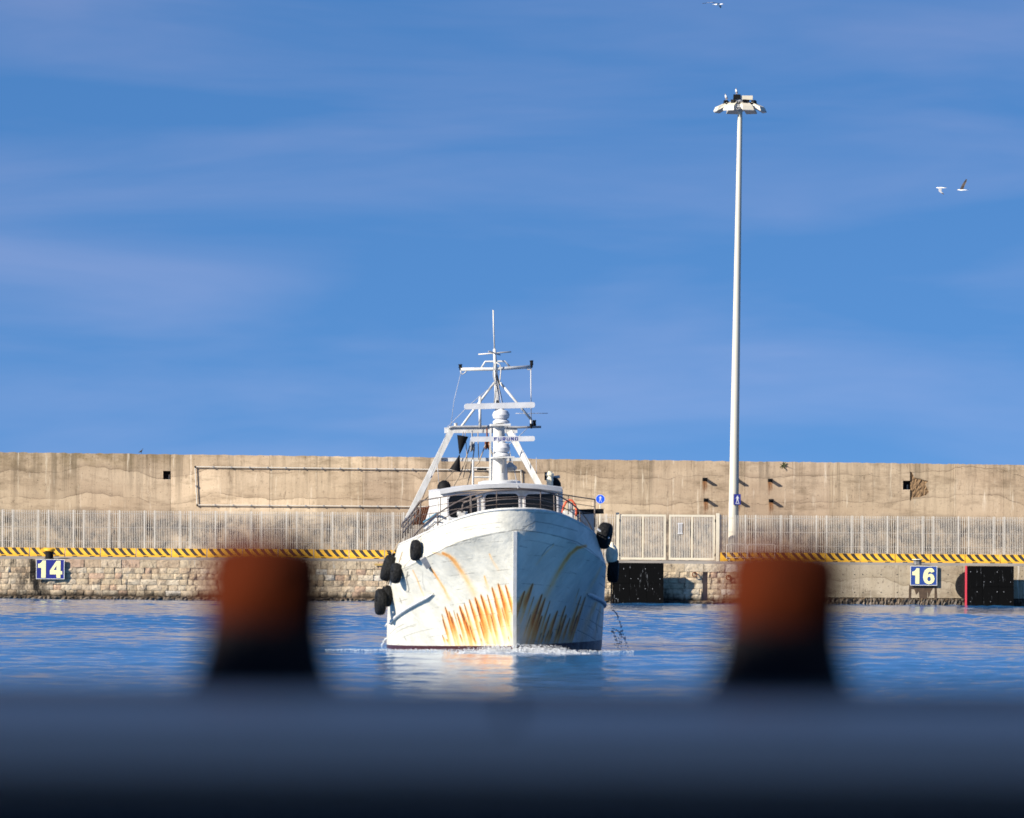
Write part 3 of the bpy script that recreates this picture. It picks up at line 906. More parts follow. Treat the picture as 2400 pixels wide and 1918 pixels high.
# brackets with rust runs
rs = bpy.data.materials.new('rust_run'); rs.use_nodes = True
g = G(rs)
tcn = g.n('ShaderNodeTexCoord'); oc = tcn.outputs['Object']; sep = g.n('ShaderNodeSeparateXYZ'); g.l(oc, sep.inputs[0])
nn_ = g.noise(g.mapping(oc, (9,1,0.8)), 1.0, 5, 0.7)
g.l(g.mix(g.rng(nn_, 0.4, 0.65), (0.40,0.17,0.045), (0.13,0.045,0.015)), g.b.inputs['Base Color'])
fade = g.rng(sep.outputs['Z'], -1.1, -0.1, 0.0, 1.0)
al = g.math('MULTIPLY', g.rng(g.math('ADD', nn_, g.math('MULTIPLY', fade, 0.30)), 0.60, 0.92), g.rng(sep.outputs['Z'], -1.15, -0.7))
g.l(al, g.b.inputs['Alpha']); g.b.inputs['Roughness'].default_value = 0.9
side = {0:'left of the lamp mast', 1:'just right of the lamp mast', 2:'farthest right of the lamp mast'}
for c, cols in enumerate((((1652,1123),(1654.5,1171.5)), ((1726,1124),(1729,1173)), ((1805,1125),(1807,1173)))):
    for k, (px, py) in enumerate(cols):
        A = wxz(px, py)
        r = empty('wall_bracket', (A[0], DW, A[1]), label='%s rusty bracket on the tan wall, %s' % ('upper' if k == 0 else 'lower', side[c]), cat='bracket', group='rusty brackets on the sea wall')
        MB().box(-0.12, 0.12, -0.42, 0.0, -0.03, 0.05).build('arm', M['rust'] if False else M['black'], r)
        MB().box(-0.14, 0.14, -0.03, -0.001, -0.12, 0.08).build('back_plate', M['black'], r)
        MB().add([(-0.14,-0.006,-1.15),(0.16,-0.006,-1.15),(0.14,-0.006,-0.13),(-0.13,-0.006,-0.13)], [(0,1,2,3)]).build('rust_run', rs, r)

# ------------------------------------------------------------------ lamp mast
DP = DQ + 6.5
pb = P(1717, 1312, DP); pt = P(1734.5, 262, DP)
mast = empty('lamp_mast', (pb.x, DP, ZD), label='very tall pale lamp mast with a ring of floodlights', cat='lamp mast')
mh = pt.z - ZD; lean = (pt.x - pb.x)
b = MB(); n = 12
prof = [(0.36,0),(0.36,0.05),(0.30,0.06),(0.285,3.4),(0.275,3.5),(0.24,mh*.4),(0.185,mh*.72),(0.14,mh-0.3),(0.14,mh)]
b.tube([(lean*z/mh, 0, z) for r_, z in prof], [r_ for r_, z in prof], 12)
b.build('pole', M['pole'], mast, smooth=30)
MB().tube([(0.30,-0.1,2.0),(0.30+0.0,-0.1,6.0),(0.26,-0.1,9)], 0.035, 6).build('cable_duct', M['grey'], mast)
top = Vector((lean, 0, mh))
MB().lathe([(0.16,0),(0.30,0.05),(0.30,0.14),(0.22,0.18),(0.22,0.55),(0.3,0.6),(0.3,0.72)], 12, c=top).build('head_collar', M['grey'], mast)
hd = MB()
hd.tube([top+Vector((1.0*math.cos(t), 1.0*math.sin(t), 0.42)) for t in np.linspace(0, 2*math.pi, 17)], 0.05, 6)
for k in range(4):
    t = k*math.pi/2 + 0.4
    hd.bar(top+Vector((0,0,0.42)), top+Vector((1.0*math.cos(t), 1.0*math.sin(t), 0.42)), 0.08, 0.08, up=(0,0,1))
hd.build('ring_frame', M['black'], mast)
# floodlight: sloped housing with a glass underside, gear box, yoke
def floodlight():
    h = MB()
    h.add([(-0.36,-0.02,0.05),(0.36,-0.02,0.05),(0.36,0.66,-0.30),(-0.36,0.66,-0.30),
           (-0.24,0.02,0.20),(0.24,0.02,0.20),(0.30,0.56,-0.06),(-0.30,0.56,-0.06)],
          [(0,3,2,1),(4,5,6,7),(0,1,5,4),(1,2,6,5),(2,3,7,6),(3,0,4,7)])
    hm = h.mesh('housing', M['cream'])
    ln_ = MB(); ln_.add([(-0.33,0.03,-0.01),(0.33,0.03,-0.01),(0.34,0.66,-0.34),(-0.34,0.66,-0.34),(-0.33,0.03,0.02),(0.33,0.03,0.02),(0.34,0.66,-0.30),(-0.34,0.66,-0.30)],
          [(0,3,2,1),(4,5,6,7),(0,1,5,4),(1,2,6,5),(2,3,7,6),(3,0,4,7)])
    lm = ln_.mesh('lens', M['grey'])
    gb = MB().box(-0.12, 0.12, -0.08, 0.12, 0.16, 0.34).mesh('gear_box', M['black'])
    yk = MB(); yk.bar((-0.40,0.25,-0.05),(-0.30,-0.15,0.2),0.05,0.04); yk.bar((0.40,0.25,-0.05),(0.30,-0.15,0.2),0.05,0.04); yk.bar((-0.3,-0.15,0.2),(0.3,-0.15,0.2),0.05,0.05)
    ym = yk.mesh('yoke', M['grey'])
    return hm, lm, gb, ym
fl = floodlight()
for k in range(8):
    t = 2*math.pi*k/8 + 0.28
    e = link('floodlight', fl[0], mast)
    e.location = top + Vector((0.86*math.cos(t), 0.86*math.sin(t), 0.30)); e.rotation_euler = (0,0,t-math.pi/2)
    for me, nm in zip(fl[1:], ('lens','gear_box','yoke')): link(nm, me, e)
MB().box(top.x-0.40, top.x+0.02, -0.35, 0.1, mh+0.72, mh+0.98).build('winch_box', M['black'], mast)
MB().box(top.x+0.05, top.x+0.72, -0.3, 0.1, mh+0.68, mh+0.92).build('junction_box', M['cream'], mast)
MB().tube([(top.x+0.45,-0.1,mh+0.3),(top.x+0.45,-0.1,mh+0.7)], 0.09, 8).build('bracket', M['black'], mast)
# sign fixed to the mast
sp_ = P(1728.5, 1171, DP-0.4)
sg = empty('mast_sign', (sp_.x, DP-0.34, sp_.z), (0,0,0), label='small navy walking figure sign on the lamp mast', cat='sign')
MB().box(-0.19, 0.19, -0.02, 0.02, -0.31, 0.31).build('panel', M['signblue'], sg)
MB().box(-0.23, -0.195, -0.021, 0.03, -0.31, 0.31).build('side_strip', M['signblue'], sg)
MB().box(-0.12, 0.12, 0.02, 0.1, -0.05, 0.05).build('clamp', M['grey'], sg)
def walker(s, y0, y1):
    b = MB()
    b.plate([(0.10*s*math.cos(t), 0.80*s+0.10*s*math.sin(t)) for t in np.linspace(0, 6.28, 11)[:-1]], y0, y1)
    b.plate([(x*s, z*s) for x, z in [(-0.10,0.68),(-0.22,0.58),(-0.42,0.22),(-0.36,0.16),(-0.20,0.40),(-0.16,0.10),(-0.30,-0.62),(-0.40,-0.80),(-0.22,-0.80),(0.0,-0.05),(0.22,-0.80),(0.40,-0.80),(0.30,-0.62),(0.16,0.10),(0.18,0.40),(0.34,0.16),(0.40,0.22),(0.22,0.58),(0.10,0.68)]][::-1], y0, y1)
    return b
walker(0.25, -0.026, -0.02).build('walking_figure', M['white_clean'], sg)
MB().box(-0.12, 0.12, -0.026, -0.02, -0.255, -0.225).build('ground_line', M['white_clean'], sg)
# round pedestrian sign
DS = DQ + 4.2
sp_ = P(1407, 1170, DS)
sg = empty('pedestrian_sign', (sp_.x, DS, ZD), label='round blue pedestrian sign with white walking figure on post', cat='sign')
hz = sp_.z - ZD
MB().tube([(0,0.06,-0.05),(0,0.06,hz+0.2)], 0.035, 8).build('post', M['cream'], sg)
MB().lathe([(0.272,0),(0.272,0.02)], 32, c=(0,0,hz), axis='Y').build('disc', M['white_clean'], sg)
MB().lathe([(0.245,-0.004),(0.245,0.004)], 32, c=(0,0,hz), axis='Y').build('blue_face', M['brightblue'], sg)
w_ = walker(0.215, -0.010, -0.004).build('walking_figure', M['white_clean'], sg); w_.location = (0,0,hz)

# ------------------------------------------------------------------ gulls
def ellipsoid(b, c, rx, ry, rz, mi=0, n=10, m=7):
    vs = []
    for j in range(m+1):
        a = -math.pi/2 + math.pi*j/m
        for k in range(n):
            t = 2*math.pi*k/n
            vs.append((c[0]+rx*math.cos(a)*math.cos(t), c[1]+ry*math.cos(a)*math.sin(t), c[2]+rz*math.sin(a)))
    b.add(vs, [(j*n+k, j*n+(k+1) % n, (j+1)*n+(k+1) % n, (j+1)*n+k) for j in range(m) for k in range(n)], mi)
def gull_body(b, L_=0.5):
    """flying body along +X, one loft from tail to beak"""
    prof = [(-0.62,0.005,0.07),(-0.45,0.02,0.09),(-0.28,0.055,0.07),(-0.05,0.10,0.10),(0.12,0.105,0.105),(0.26,0.075,0.075),(0.36,0.062,0.065),(0.44,0.055,0.058),(0.49,0.025,0.03),(0.56,0.006,0.008)]
    n = 10; vs = []
    for x, rz, ry in prof:
        for k in range(n):
            t = 2*math.pi*k/n
            vs.append((x*L_, ry*L_*math.cos(t), (rz*math.sin(t) + (0.03 if x > 0.3 else 0))*L_))
    fs = [(j*n+k, j*n+(k+1) % n, (j+1)*n+(k+1) % n, (j+1)*n+k) for j in range(len(prof)-1) for k in range(n)]
    k0 = len(b.f)
    b.add(vs, fs)
    for i in range(8*n, 9*n): b.m[k0+i] = 3
    return b
def wing(b, root, mid, tip, ch=(0.17,0.15,0.02), th=0.014):
    """three-point wing with chord along X and real thickness; dark tip"""
    P_ = [Vector(root), Vector(mid), Vector(mid).lerp(Vector(tip), 0.55), Vector(tip)]
    C_ = [ch[0], ch[1], (ch[1]*0.75), ch[2]]
    vs = []
    for p, c in zip(P_, C_):
        vs += [p+Vector((c*0.45,0,0)), p+Vector((0.1*c,0,th)), p+Vector((-c*0.55,0,0)), p+Vector((0.1*c,0,-th))]
    for i in range(3):
        b.add(vs[4*i:4*i+8], [(0,1,5,4),(1,2,6,5),(2,3,7,6),(3,0,4,7)], 2 if i == 2 else 1)
    b.add(vs[12:16], [(0,1,2,3)], 2)
GM = [M['gullwhite'], M['gullgrey'], M['gulldark'], M['beak']]
def fly(px, py, D, heading, bank, wings, label, mats=GM, L_=0.52):
    b = MB(); gull_body(b, L_)
    for w in wings: wing(b, *w)
    o = b.build('gull', mats, None, smooth=60)
    o.location = P(px, py, D); o.rotation_euler = (bank, 0, heading)
    tag(o, label, 'gull', 'gulls in flight')
# left one of the pair: wings swept down, heading left
fly(2206, 441, 300, R(180-15), R(-6), [((0.05,0.05,0.02),(0.02,0.30,-0.16),(-0.22,0.46,-0.33)), ((0.05,-0.05,0.02),(0.02,-0.22,0.02),(-0.15,-0.55,0.0))],
    'pale gull flying with wings swept down, left of the darker gull')
fly(2256, 446, 300, R(180-8), R(0), [((0.06,0.04,0.03),(-0.02,0.16,0.22),(-0.20,0.28,0.56)), ((0.06,-0.04,0.03),(-0.03,-0.10,0.26),(-0.22,-0.16,0.60))],
    'dark winged gull flying with wings raised high, rightmost of the birds', [M['gullwhite'], mat('gull_brown', (0.12,0.085,0.06), 0.7), M['gulldark'], M['beak']])
fly(1683, 11, 290, R(-20), R(-25), [((0.05,0.05,0.02),(-0.05,0.40,0.22),(-0.12,0.8,0.26)), ((0.05,-0.05,0.02),(-0.22,-0.34,-0.06),(-0.62,-0.62,-0.28))],
    'white gull gliding at the top of the photo above the lamp mast')
# perched gulls
def perched(loc, yaw, label, mats=GM, s=1.0):
    b = MB(); n = 10
    prof = [(-0.20,0.10,0.012,0.03),(-0.14,0.12,0.03,0.04),(-0.06,0.165,0.06,0.062),(0.02,0.20,0.075,0.07),(0.06,0.25,0.06,0.055),(0.075,0.29,0.042,0.04),(0.085,0.325,0.036,0.036),(0.105,0.345,0.022,0.022),(0.135,0.335,0.011,0.010),(0.16,0.325,0.004,0.004)]
    vs = []
    for x, z, rz, ry in prof:
        for k in range(n):
            t = 2*math.pi*k/n
            vs.append((x, ry*math.cos(t), z + rz*math.sin(t)))
    fs = [(j*n+k, j*n+(k+1) % n, (j+1)*n+(k+1) % n, (j+1)*n+k) for j in range(len(prof)-1) for k in range(n)]
    b.add(vs, fs)
    for j in range(len(prof)-1):
        for k in range(n):
            i = j*n+k
            if j >= 7: b.m[i] = 3
            elif j <= 2 and 0 <= k < 5: b.m[i] = 1 if j else 2
    for sy in (-1, 1):
        b.tube([(0.0,0.028*sy,0.15),(0.005,0.028*sy,0.02),(0.03,0.028*sy,0.004)], 0.008, 5, mi=3)
    o = b.build('gull', mats, None, smooth='all')
    o.location = loc; o.rotation_euler = (0,0,yaw); o.scale = (s,s,s)
    tag(o, label, 'gull', 'gulls perched on high')
mt = Vector((pb.x, DP, ZD))
perched(mt + top + Vector((-0.22,-0.15,0.98)), R(-110), 'white gull perched highest, on the dark box atop the lamp mast')
t4 = 2*math.pi*4/8 + 0.28
perched(mt + top + Vector((0.86*math.cos(t4), 0.86*math.sin(t4), 0.64)), R(-120), 'white gull perched lower, at the left of the lamp ring')
pw = P(331, 1064, DW+0.5)
perched((pw.x, DW+0.5, pw.z), R(20), 'small dark bird perched on top of the concrete wall', [M['gulldark'], M['gulldark'], M['gulldark'], M['gulldark']], 0.85)

# ------------------------------------------------------------------ fishing boat
YAW, HEEL = R(4.8), R(-1.75)
boat = empty('fishing_boat', (BOW.x, BOW.y, 0), (0, HEEL, YAW),
             'white fishing boat with rust streaked bow heading towards the viewer', 'fishing boat')
BM = Matrix.Rotation(YAW, 3, 'Z') @ Matrix.Rotation(HEEL, 3, 'Y')
BI = BM.inverted()
BO = Vector((BOW.x, BOW.y, 0))
def Bl(px, py, a):
    """photo pixel -> boat coordinates on the cross-section a metres aft of the stem"""
    d = BI @ (CAMR @ Vector(((px-1200)/F, -(py-959)/F, -1)))
    o = BI @ (CAMP - BO)
    return o + d * ((a - o.y)/d.y)
def proj(V):
    """boat coordinates (n,3) -> photo pixels"""
    Wd = V @ np.array(BM).T + np.array(BO)
    c = (Wd - np.array(CAMP)) @ np.array(CAMR)
    return 1200 + F*c[:,0]/-c[:,2], 959 - F*c[:,1]/-c[:,2]
ZK, ZBW = 3.36, 0.58
def sfn(a): return 1-np.exp(-(np.maximum(a+1.2, 0)/2.7)**1.25)
def sheer(a): return -1.22*sfn(a)
def hull_pt(u, w, side):
    """u metres aft of the local stem, w 0 waterline, 1 knuckle, 2 bulwark top"""
    wc = np.clip(w, -0.5, 1)
    a0 = -1.1*np.clip(w, 0, 1)**1.25 - 0.10*np.clip(w-1, 0, 1) - 0.5*np.clip(w, -1, 0)
    a = a0 + u
    qq = 1.0 + 0.10*np.clip(wc,0,1) + 0.75*np.clip(wc,0,1)**5 + 0.1*np.clip(w-1,0,1)
    pp = 1.85 + 0.2*np.clip(wc,0,1)
    LL = 7.2 - 1.0*np.clip(wc,0,1)
    B = 3.09 - 0.07*np.clip(wc,0,1)**2 - 0.27*np.clip(w-1,0,1) + 0.25*np.clip(w,-1,0)
    t = np.clip(u/LL, 0, 1)
    b = B*(1-(1-t)**pp)**(1/qq)
    b = b*(1 - 0.21*np.clip((u-6.3)/9, 0, 2)**1.2)
    zk = ZK + sheer(a)
    z = np.where(w <= 1, w*zk, zk + (w-1)*(ZBW + 0.27*sfn(a)))
    z = np.where(w < 0, w*1.2, z)
    return np.stack([side*b, a, z], -1)
LEN = 18.0
def ucols(n): 
    t = np.linspace(0, 1, n); return LEN*(0.33*t + 0.67*t**2.6)
def smooth01(x, a, b):
    t = np.clip((x-a)/(b-a), 0, 1); return t*t*(3-2*t)

# --- stains, measured on the photograph (crop 860,1080, 0.29013 px per unit)
def z1(x, y): return 860 + x*0.29013, 1080 + y*0.29013
streaks = []       # x,y start ; x,y end ; width ; strength ; core
for x, y, ln_, w, k in [
    (605,1240,240,22,.6),(612,1280,190,20,.8),(632,1180,290,30,.95),(662,1215,260,26,.9),(685,1260,210,20,.7),
    (727,1230,245,30,.8),(748,1170,310,42,1),(785,1150,320,26,.7),(800,1300,180,24,.9),(827,1120,330,34,.9),
    (873,1100,360,48,1),(920,1080,330,44,1),(912,1300,180,30,.8),(972,1080,330,26,.75),(1010,1020,340,40,.9),
    (1060,990,360,44,1),(1118,1000,300,34,.9),(1000,1240,240,30,.8),(1055,1240,220,30,.6),(1090,1185,240,24,.6),
    (750,1400,80,16,.8),(610,1410,70,18,.7),(645,1440,40,14,.6),(865,1430,60,16,.7),(920,1435,50,14,.5),(830,1330,150,22,.9),
    (700,1210,200,14,.5),(890,1180,240,18,.7),(1030,1130,220,18,.6),(1140,1420,60,14,.5),(775,1230,200,16,.7)]:
    streaks.append((x, y, x + 0.27*ln_*(1.0 if x < 950 else 0.9), y + ln_, w, k, 1))
for x, y, ln_, w, k in [
    (1275,1050,230,40,.9),(1340,990,250,44,1),(1350,1095,200,16,.5),(1415,1075,380,42,1),(1440,1105,370,40,.9),
    (1480,1130,340,18,.6),(1325,1240,230,20,.5),(1415,1250,220,34,.9),(1480,1235,240,26,.8),(1540,1210,270,34,.9),
    (1605,1170,310,28,.7),(1610,1240,240,34,.9),(1640,1270,210,26,.7),(1730,1090,380,22,.8),(1765,1095,390,30,.9),
    (1715,1030,120,8,.4),(1410,1390,90,16,.7),(1470,1370,110,16,.7),(1500,1380,100,16,.6),(1700,1250,230,34,.9),(1430,1410,70,14,.8),
    (1560,1330,150,22,.8)]:
    streaks.append((x, y, x - 0.30*ln_, y + ln_, w, k, -1))
soft = [  # polyline, width, strength
    ([(615,748),(660,770),(700,805),(760,890),(820,985),(870,1080)], 26, .75),
    ([(490,838),(530,890),(580,965),(625,1040),(665,1120)], 13, .85),
    ([(370,885),(405,955),(440,1050),(462,1095)], 7, .6),
    ([(990,755),(1010,800),(1060,880)], 12, .35),
    ([(950,935),(965,990),(985,1050)], 14, .5),
    ([(530,740),(600,760),(650,760)], 16, .35),
    ([(1765,690),(1700,705),(1640,755),(1580,840),(1530,930),(1485,1020),(1440,1110)], 26, .75),
    ([(1890,860),(1840,960),(1760,1100)], 18, .3),
    ([(1850,1150),(1790,1280),(1730,1450)], 34, .4),
    ([(1890,1180),(1860,1320),(1830,1460)], 16, .35),
    ([(1510,680),(1420,770),(1370,840)], 9, .3),
]
dark_lines = [
    ([(1190,560),(1240,562),(1275,548),(1305,522),(1335,510),(1360,492)], 3.2, 1.0),
    ([(1360,492),(1480,510),(1600,540),(1700,570)], 1.6, .5),
    ([(500,660),(620,600),(760,550),(900,520),(1090,498)], 1.6, .45),
    ([(640,620),(760,570),(880,545)], 1.3, .3),
    ([(490,780),(560,745),(640,700),(760,655),(900,620),(1060,585),(1200,562)], 2.4, .55),
    ([(1250,562),(1400,580),(1560,615),(1700,660),(1800,720),(1880,790)], 2.2, .6),
    ([(300,860),(350,800),(420,760)], 2, .6),
    ([(310,890),(360,850),(430,815)], 1.5, .35),
    ([(190,1300),(260,1240),(350,1180),(450,1125),(540,1075)], 3.5, .6),
    ([(185,1400),(240,1350),(300,1320)], 1.4, .4),([(200,1420),(260,1375),(320,1345),(400,1320)], 1.2, .35),
    ([(250,1450),(330,1410),(430,1380),(540,1355)], 1.2, .3),([(300,1420),(320,1455)], 1.4, .4),
    ([(265,1110),(280,1150)], 5, .5),([(320,1060),(350,1065)], 2, .4),
    ([(330,900),(320,960),(340,1040),(335,1060)], 7, .55),([(310,945),(345,925)], 4, .6),
    ([(700,665),(800,640),(950,640)], 1.6, .4),([(640,700),(760,672),(880,655)], 1.4, .35),
    ([(1700,1370),(1800,1420),(1870,1470)], 1.8, .7),([(1800,1290),(1880,1340),(1960,1390)], 1.6, .7),
    ([(1850,1200),(1920,1250),(1970,1290)], 1.6, .6),([(1900,930),(1940,965),(1965,990)], 2, .7),([(1880,990),(1930,1030),(1965,1060)], 2, .6),
    ([(1870,1230),(1850,1320),(1860,1390)], 2, .6),([(1930,1250),(1940,1340),(1930,1440)], 2.5, .6),([(1780,1330),(1830,1370)], 3, .5),
    ([(1410,770),(1460,700),(1510,670)], 2, .6),([(1640,895),(1690,915)], 1.5, .4),([(1235,690),(1290,700)], 2, .6),
    ([(900,1500),(940,1493)], 1, .1), ([(1300,640),(1600,700)], 1.2, .3), ([(450,900),(452,990),(470,1050)], 1, .25),
]
def seg_dist(px, py, a, b):
    ax, ay = z1(*a); bx, by = z1(*b)
    dx, dy = bx-ax, by-ay; l2 = dx*dx+dy*dy
    t = np.clip(((px-ax)*dx+(py-ay)*dy)/l2, 0, 1)
    ex, ey = px-ax-t*dx, py-ay-t*dy
    return np.hypot(ex, ey), t, (ex*dy - ey*dx)/math.sqrt(l2)
def paint(V, front):
    px, py = proj(V)
    K = 0.29013
    rust = np.zeros(len(V)); dark = np.zeros(len(V)); white = np.zeros(len(V))
    for x0, y0, x1, y1, w, k, sd_ in streaks:
        ax, ay = z1(x0, y0); bx, by = z1(x1, y1)
        dx, dy = bx-ax, by-ay; l = math.hypot(dx, dy); ux, uy = dx/l, dy/l
        al = ((px-ax)*ux + (py-ay)*uy)/l
        pr = ((px-ax)*-uy + (py-ay)*ux) * -sd_          # positive towards the stem
        wz = w*K
        wid = wz*(0.10 + 0.95*np.clip(al*1.5, 0, 1))
        prof_ = np.where(pr >= 0, np.exp(-np.abs(pr/(wid*0.85))**1.3), np.exp(-(pr/(0.16*wz+0.25))**2))
        env = smooth01(al, -0.01, 0.05) * (1 - 0.7*smooth01(al, 0.25, 1.1)) * (1-smooth01(al, 1.15, 1.5))
        rust = np.maximum(rust, k*prof_*env) + 0.12*k*prof_*env
        core = np.exp(-(pr/0.95)**2) * smooth01(al, -0.02, 0.02) * (1-smooth01(al, 0.2, 0.62))
        dark = np.maximum(dark, 1.0*core*min(1, k+.25))
    for pl, w, k in soft:
        n = len(pl)-1
        for i, (a, b) in enumerate(zip(pl[:-1], pl[1:])):
            d, t, s_ = seg_dist(px, py, a, b)
            f = (i+t)/n
            rust = np.maximum(rust, k*(1-0.75*f)*np.exp(-(d/(w*K*(0.6+0.7*f)*0.75))**2))
    for pl, w, k in dark_lines:
        for a, b in zip(pl[:-1], pl[1:]):
            d, t, s_ = seg_dist(px, py, a, b)
            dark = np.maximum(dark, min(1.0, k*1.5)*np.exp(-(d/max(0.75, w*K*0.7))**2))
    rust *= front; dark *= front
    return np.clip(rust, 0, 1), np.clip(dark, 0, 1)

def hull_mat():
    m = bpy.data.materials.new('hull_paint'); m.use_nodes = True
    g = G(m)
    tcn = g.n('ShaderNodeTexCoord'); oc = tcn.outputs['Object']
    at = g.n('ShaderNodeAttribute', attribute_name='rust'); ad = g.n('ShaderNodeAttribute', attribute_name='dark')
    rn = g.noise(g.mapping(oc, (6,6,1.2)), 1.0, 6, 0.7)
    fine = g.noise(g.mapping(oc, (30,30,9)), 1.0, 4, 0.7)
    base = g.mix(g.rng(g.noise(g.mapping(oc, (1,1,0.7)), 1.3, 6, 0.6), 0.38, 0.7), (0.66,0.63,0.53), (0.47,0.45,0.375))
    # scuffs and grime, plus pale streaks painting in light rippling off the water
    sepo = g.n('ShaderNodeSeparateXYZ'); g.l(oc, sepo.inputs[0])
    comb = g.n('ShaderNodeCombineXYZ')
    g.l(g.math('ADD', g.math('ABSOLUTE', sepo.outputs['X']), g.math('MULTIPLY', sepo.outputs['Z'], -1.1)), comb.inputs[0])
    g.l(g.math('ADD', sepo.outputs['Z'], g.math('MULTIPLY', sepo.outputs['Y'], 0.3)), comb.inputs[1]); g.l(sepo.outputs['X'], comb.inputs[2])
    sc_ = g.noise(g.mapping(comb.outputs[0], (1.9,0.45,0.05)), 1.0, 7, 0.72)
    base = g.mix(g.rng(sc_, 0.48, 0.74, 0, 0.5), base, (0.33,0.335,0.29))
    caustic = g.noise(g.mapping(comb.outputs[0], (4.5,0.8,0.05), (4,2,1)), 1.0, 6, 0.75)
    base = g.mix(g.rng(caustic, 0.58, 0.72, 0, 0.8), base, (0.74,0.72,0.64))
    base = g.mix(g.rng(g.noise(g.mapping(oc, (3,3,9)), 1.5, 6, 0.8), 0.66, 0.74, 0, 0.45), base, (0.30,0.28,0.25))
    r = g.math('MULTIPLY', at.outputs['Fac'], g.rng(rn, 0.25, 0.62, 0.55, 1.2))
    c = g.mix(g.rng(r, 0.0, 0.42), base, (0.76,0.45,0.15))
    c = g.mix(g.rng(r, 0.25, 0.78), c, (0.58,0.16,0.016))
    c = g.mix(g.rng(g.math('MULTIPLY', r, g.rng(fine, 0.3, 0.7, 0.7, 1.25)), 0.8, 1.2), c, (0.22,0.05,0.010))
    d = g.math('MULTIPLY', ad.outputs['Fac'], g.rng(fine, 0.3, 0.55, 0.7, 1.0))
    c = g.mix(d, c, (0.018,0.010,0.006))
    sep = g.n('ShaderNodeSeparateXYZ'); g.l(oc, sep.inputs[0])
    zz_ = g.math('ADD', sep.outputs['Z'], g.math('MULTIPLY', g.math('ADD', fine, -0.5), 0.03))
    sf = g.math('FRACT', g.math('MULTIPLY', g.math('ADD', sep.outputs['Z'], g.math('MULTIPLY', sep.outputs['Y'], 0.10)), 2.7))
    sl = g.math('MULTIPLY', g.math('LESS_THAN', sf, 0.05), g.rng(g.noise(g.mapping(oc, (1.3,1.3,2.5)), 1.2, 5, 0.7), 0.50, 0.60))
    c = g.mix(g.math('MULTIPLY', sl, 0.55), c, (0.10,0.085,0.06))
    # boot-top red
    c = g.mix(g.math('LESS_THAN', zz_, 0.205), c, (0.05,0.012,0.009))
    g.l(c, g.b.inputs['Base Color'])
    g.b.inputs['Roughness'].default_value = 0.42
    g.b.inputs['Specular IOR Level'].default_value = 0.45
    hgt = g.math('ADD', g.math('MULTIPLY', g.noise(oc, 1.6, 4, 0.55), 1.3), g.math('MULTIPLY', g.noise(oc, 16, 4, 0.6), 0.10))
    hgt = g.math('SUBTRACT', hgt, g.math('MULTIPLY', d, 0.12))
    g.bump(hgt, 0.42, 0.10)
    return m
M['hull'] = hull_mat()
def grid_mesh(name, V, m, flip, parent, paintit=True):
    ny, nx = V.shape[:2]
    idx = np.arange(ny*nx).reshape(ny, nx)
    Q = np.stack([idx[:-1,:-1], idx[:-1,1:], idx[1:,1:], idx[1:,:-1]], -1).reshape(-1, 4)
    if flip: Q = Q[:, ::-1]
    VV = V.reshape(-1, 3)
    me = bpy.data.meshes.new(name)
    me.vertices.add(len(VV)); me.vertices.foreach_set('co', VV.astype(np.float32).ravel())
    me.loops.add(len(Q)*4); me.loops.foreach_set('vertex_index', np.ascontiguousarray(Q).astype(np.int32).ravel())
    me.polygons.add(len(Q)); me.polygons.foreach_set('loop_start', np.arange(0, len(Q)*4, 4, dtype=np.int32))
    me.polygons.foreach_set('loop_total', np.full(len(Q), 4, dtype=np.int32))
    me.update(calc_edges=True)
    me.polygons.foreach_set('use_smooth', np.ones(len(Q), dtype=bool))
    if paintit:
        r_, d_ = paint(VV, np.ones(len(VV)))
        for nm, arr in (('rust', r_), ('dark', d_)):
            at = me.attributes.new(nm, 'FLOAT', 'POINT'); at.data.foreach_set('value', arr.astype(np.float32))
    me.materials.append(m)
    return link(name, me, parent)
uc = ucols(520)
for side in (-1, 1):
    ws = np.concatenate([np.linspace(-0.9, -0.05, 5), np.linspace(0, 1, 190)])
    Wg, Ug = np.meshgrid(ws, uc, indexing='ij')
    V = hull_pt(Ug, Wg, side)
    o = grid_mesh('hull_side', V, M['hull'], side < 0, boat)
ws = np.linspace(1, 2, 48)
ub = uc[::1]
Wg, Ug = np.meshgrid(ws, ub, indexing='ij')
Vl = hull_pt(Ug, Wg, -1)[:, ::-1]; Vr = hull_pt(Ug, Wg, 1)
V = np.concatenate([Vl, Vr[:, 1:]], 1)
V[..., 0] *= 1.004
grid_mesh('bulwark', V, M['hull'], False, boat)
# inside of the bulwark, deck, transom and cap rail
cap_l = [Vector(p) for p in hull_pt(ub[::5], np.full(len(ub[::5]), 2.0), -1)][::-1]
cap_r = [Vector(p) for p in hull_pt(ub[::5], np.full(len(ub[::5]), 2.0), 1)]
MB().tube(cap_l + cap_r[1:], 0.035, 6).build('cap_rail', M['white'], boat, smooth='all')
dl = hull_pt(ub[::5], np.full(len(ub[::5]), 1.02), -1); dr = hull_pt(ub[::5], np.full(len(ub[::5]), 1.02), 1)
n = len(dl); b = MB()
b.add([tuple(p) for p in dl] + [tuple(p) for p in dr], [(i, i+n, i+n+1, i+1) for i in range(n-1)])
b.build('deck', M['grey'], boat)
il = hull_pt(ub[::5], np.full(len(ub[::5]), 1.98), -1); ir = hull_pt(ub[::5], np.full(len(ub[::5]), 1.98), 1)
b = MB()
for A, Bq in ((dl, il), (dr, ir)):
    A = A.copy(); Bq = Bq.copy(); A[:,0] *= 0.975; Bq[:,0] *= 0.975; A[:,1] += 0.05; Bq[:,1] += 0.05
    b.add([tuple(p) for p in A] + [tuple(p) for p in Bq], [(i, i+1, i+n+1, i+n) for i in range(n-1)])
b.build('bulwark_lining', M['white'], boat)
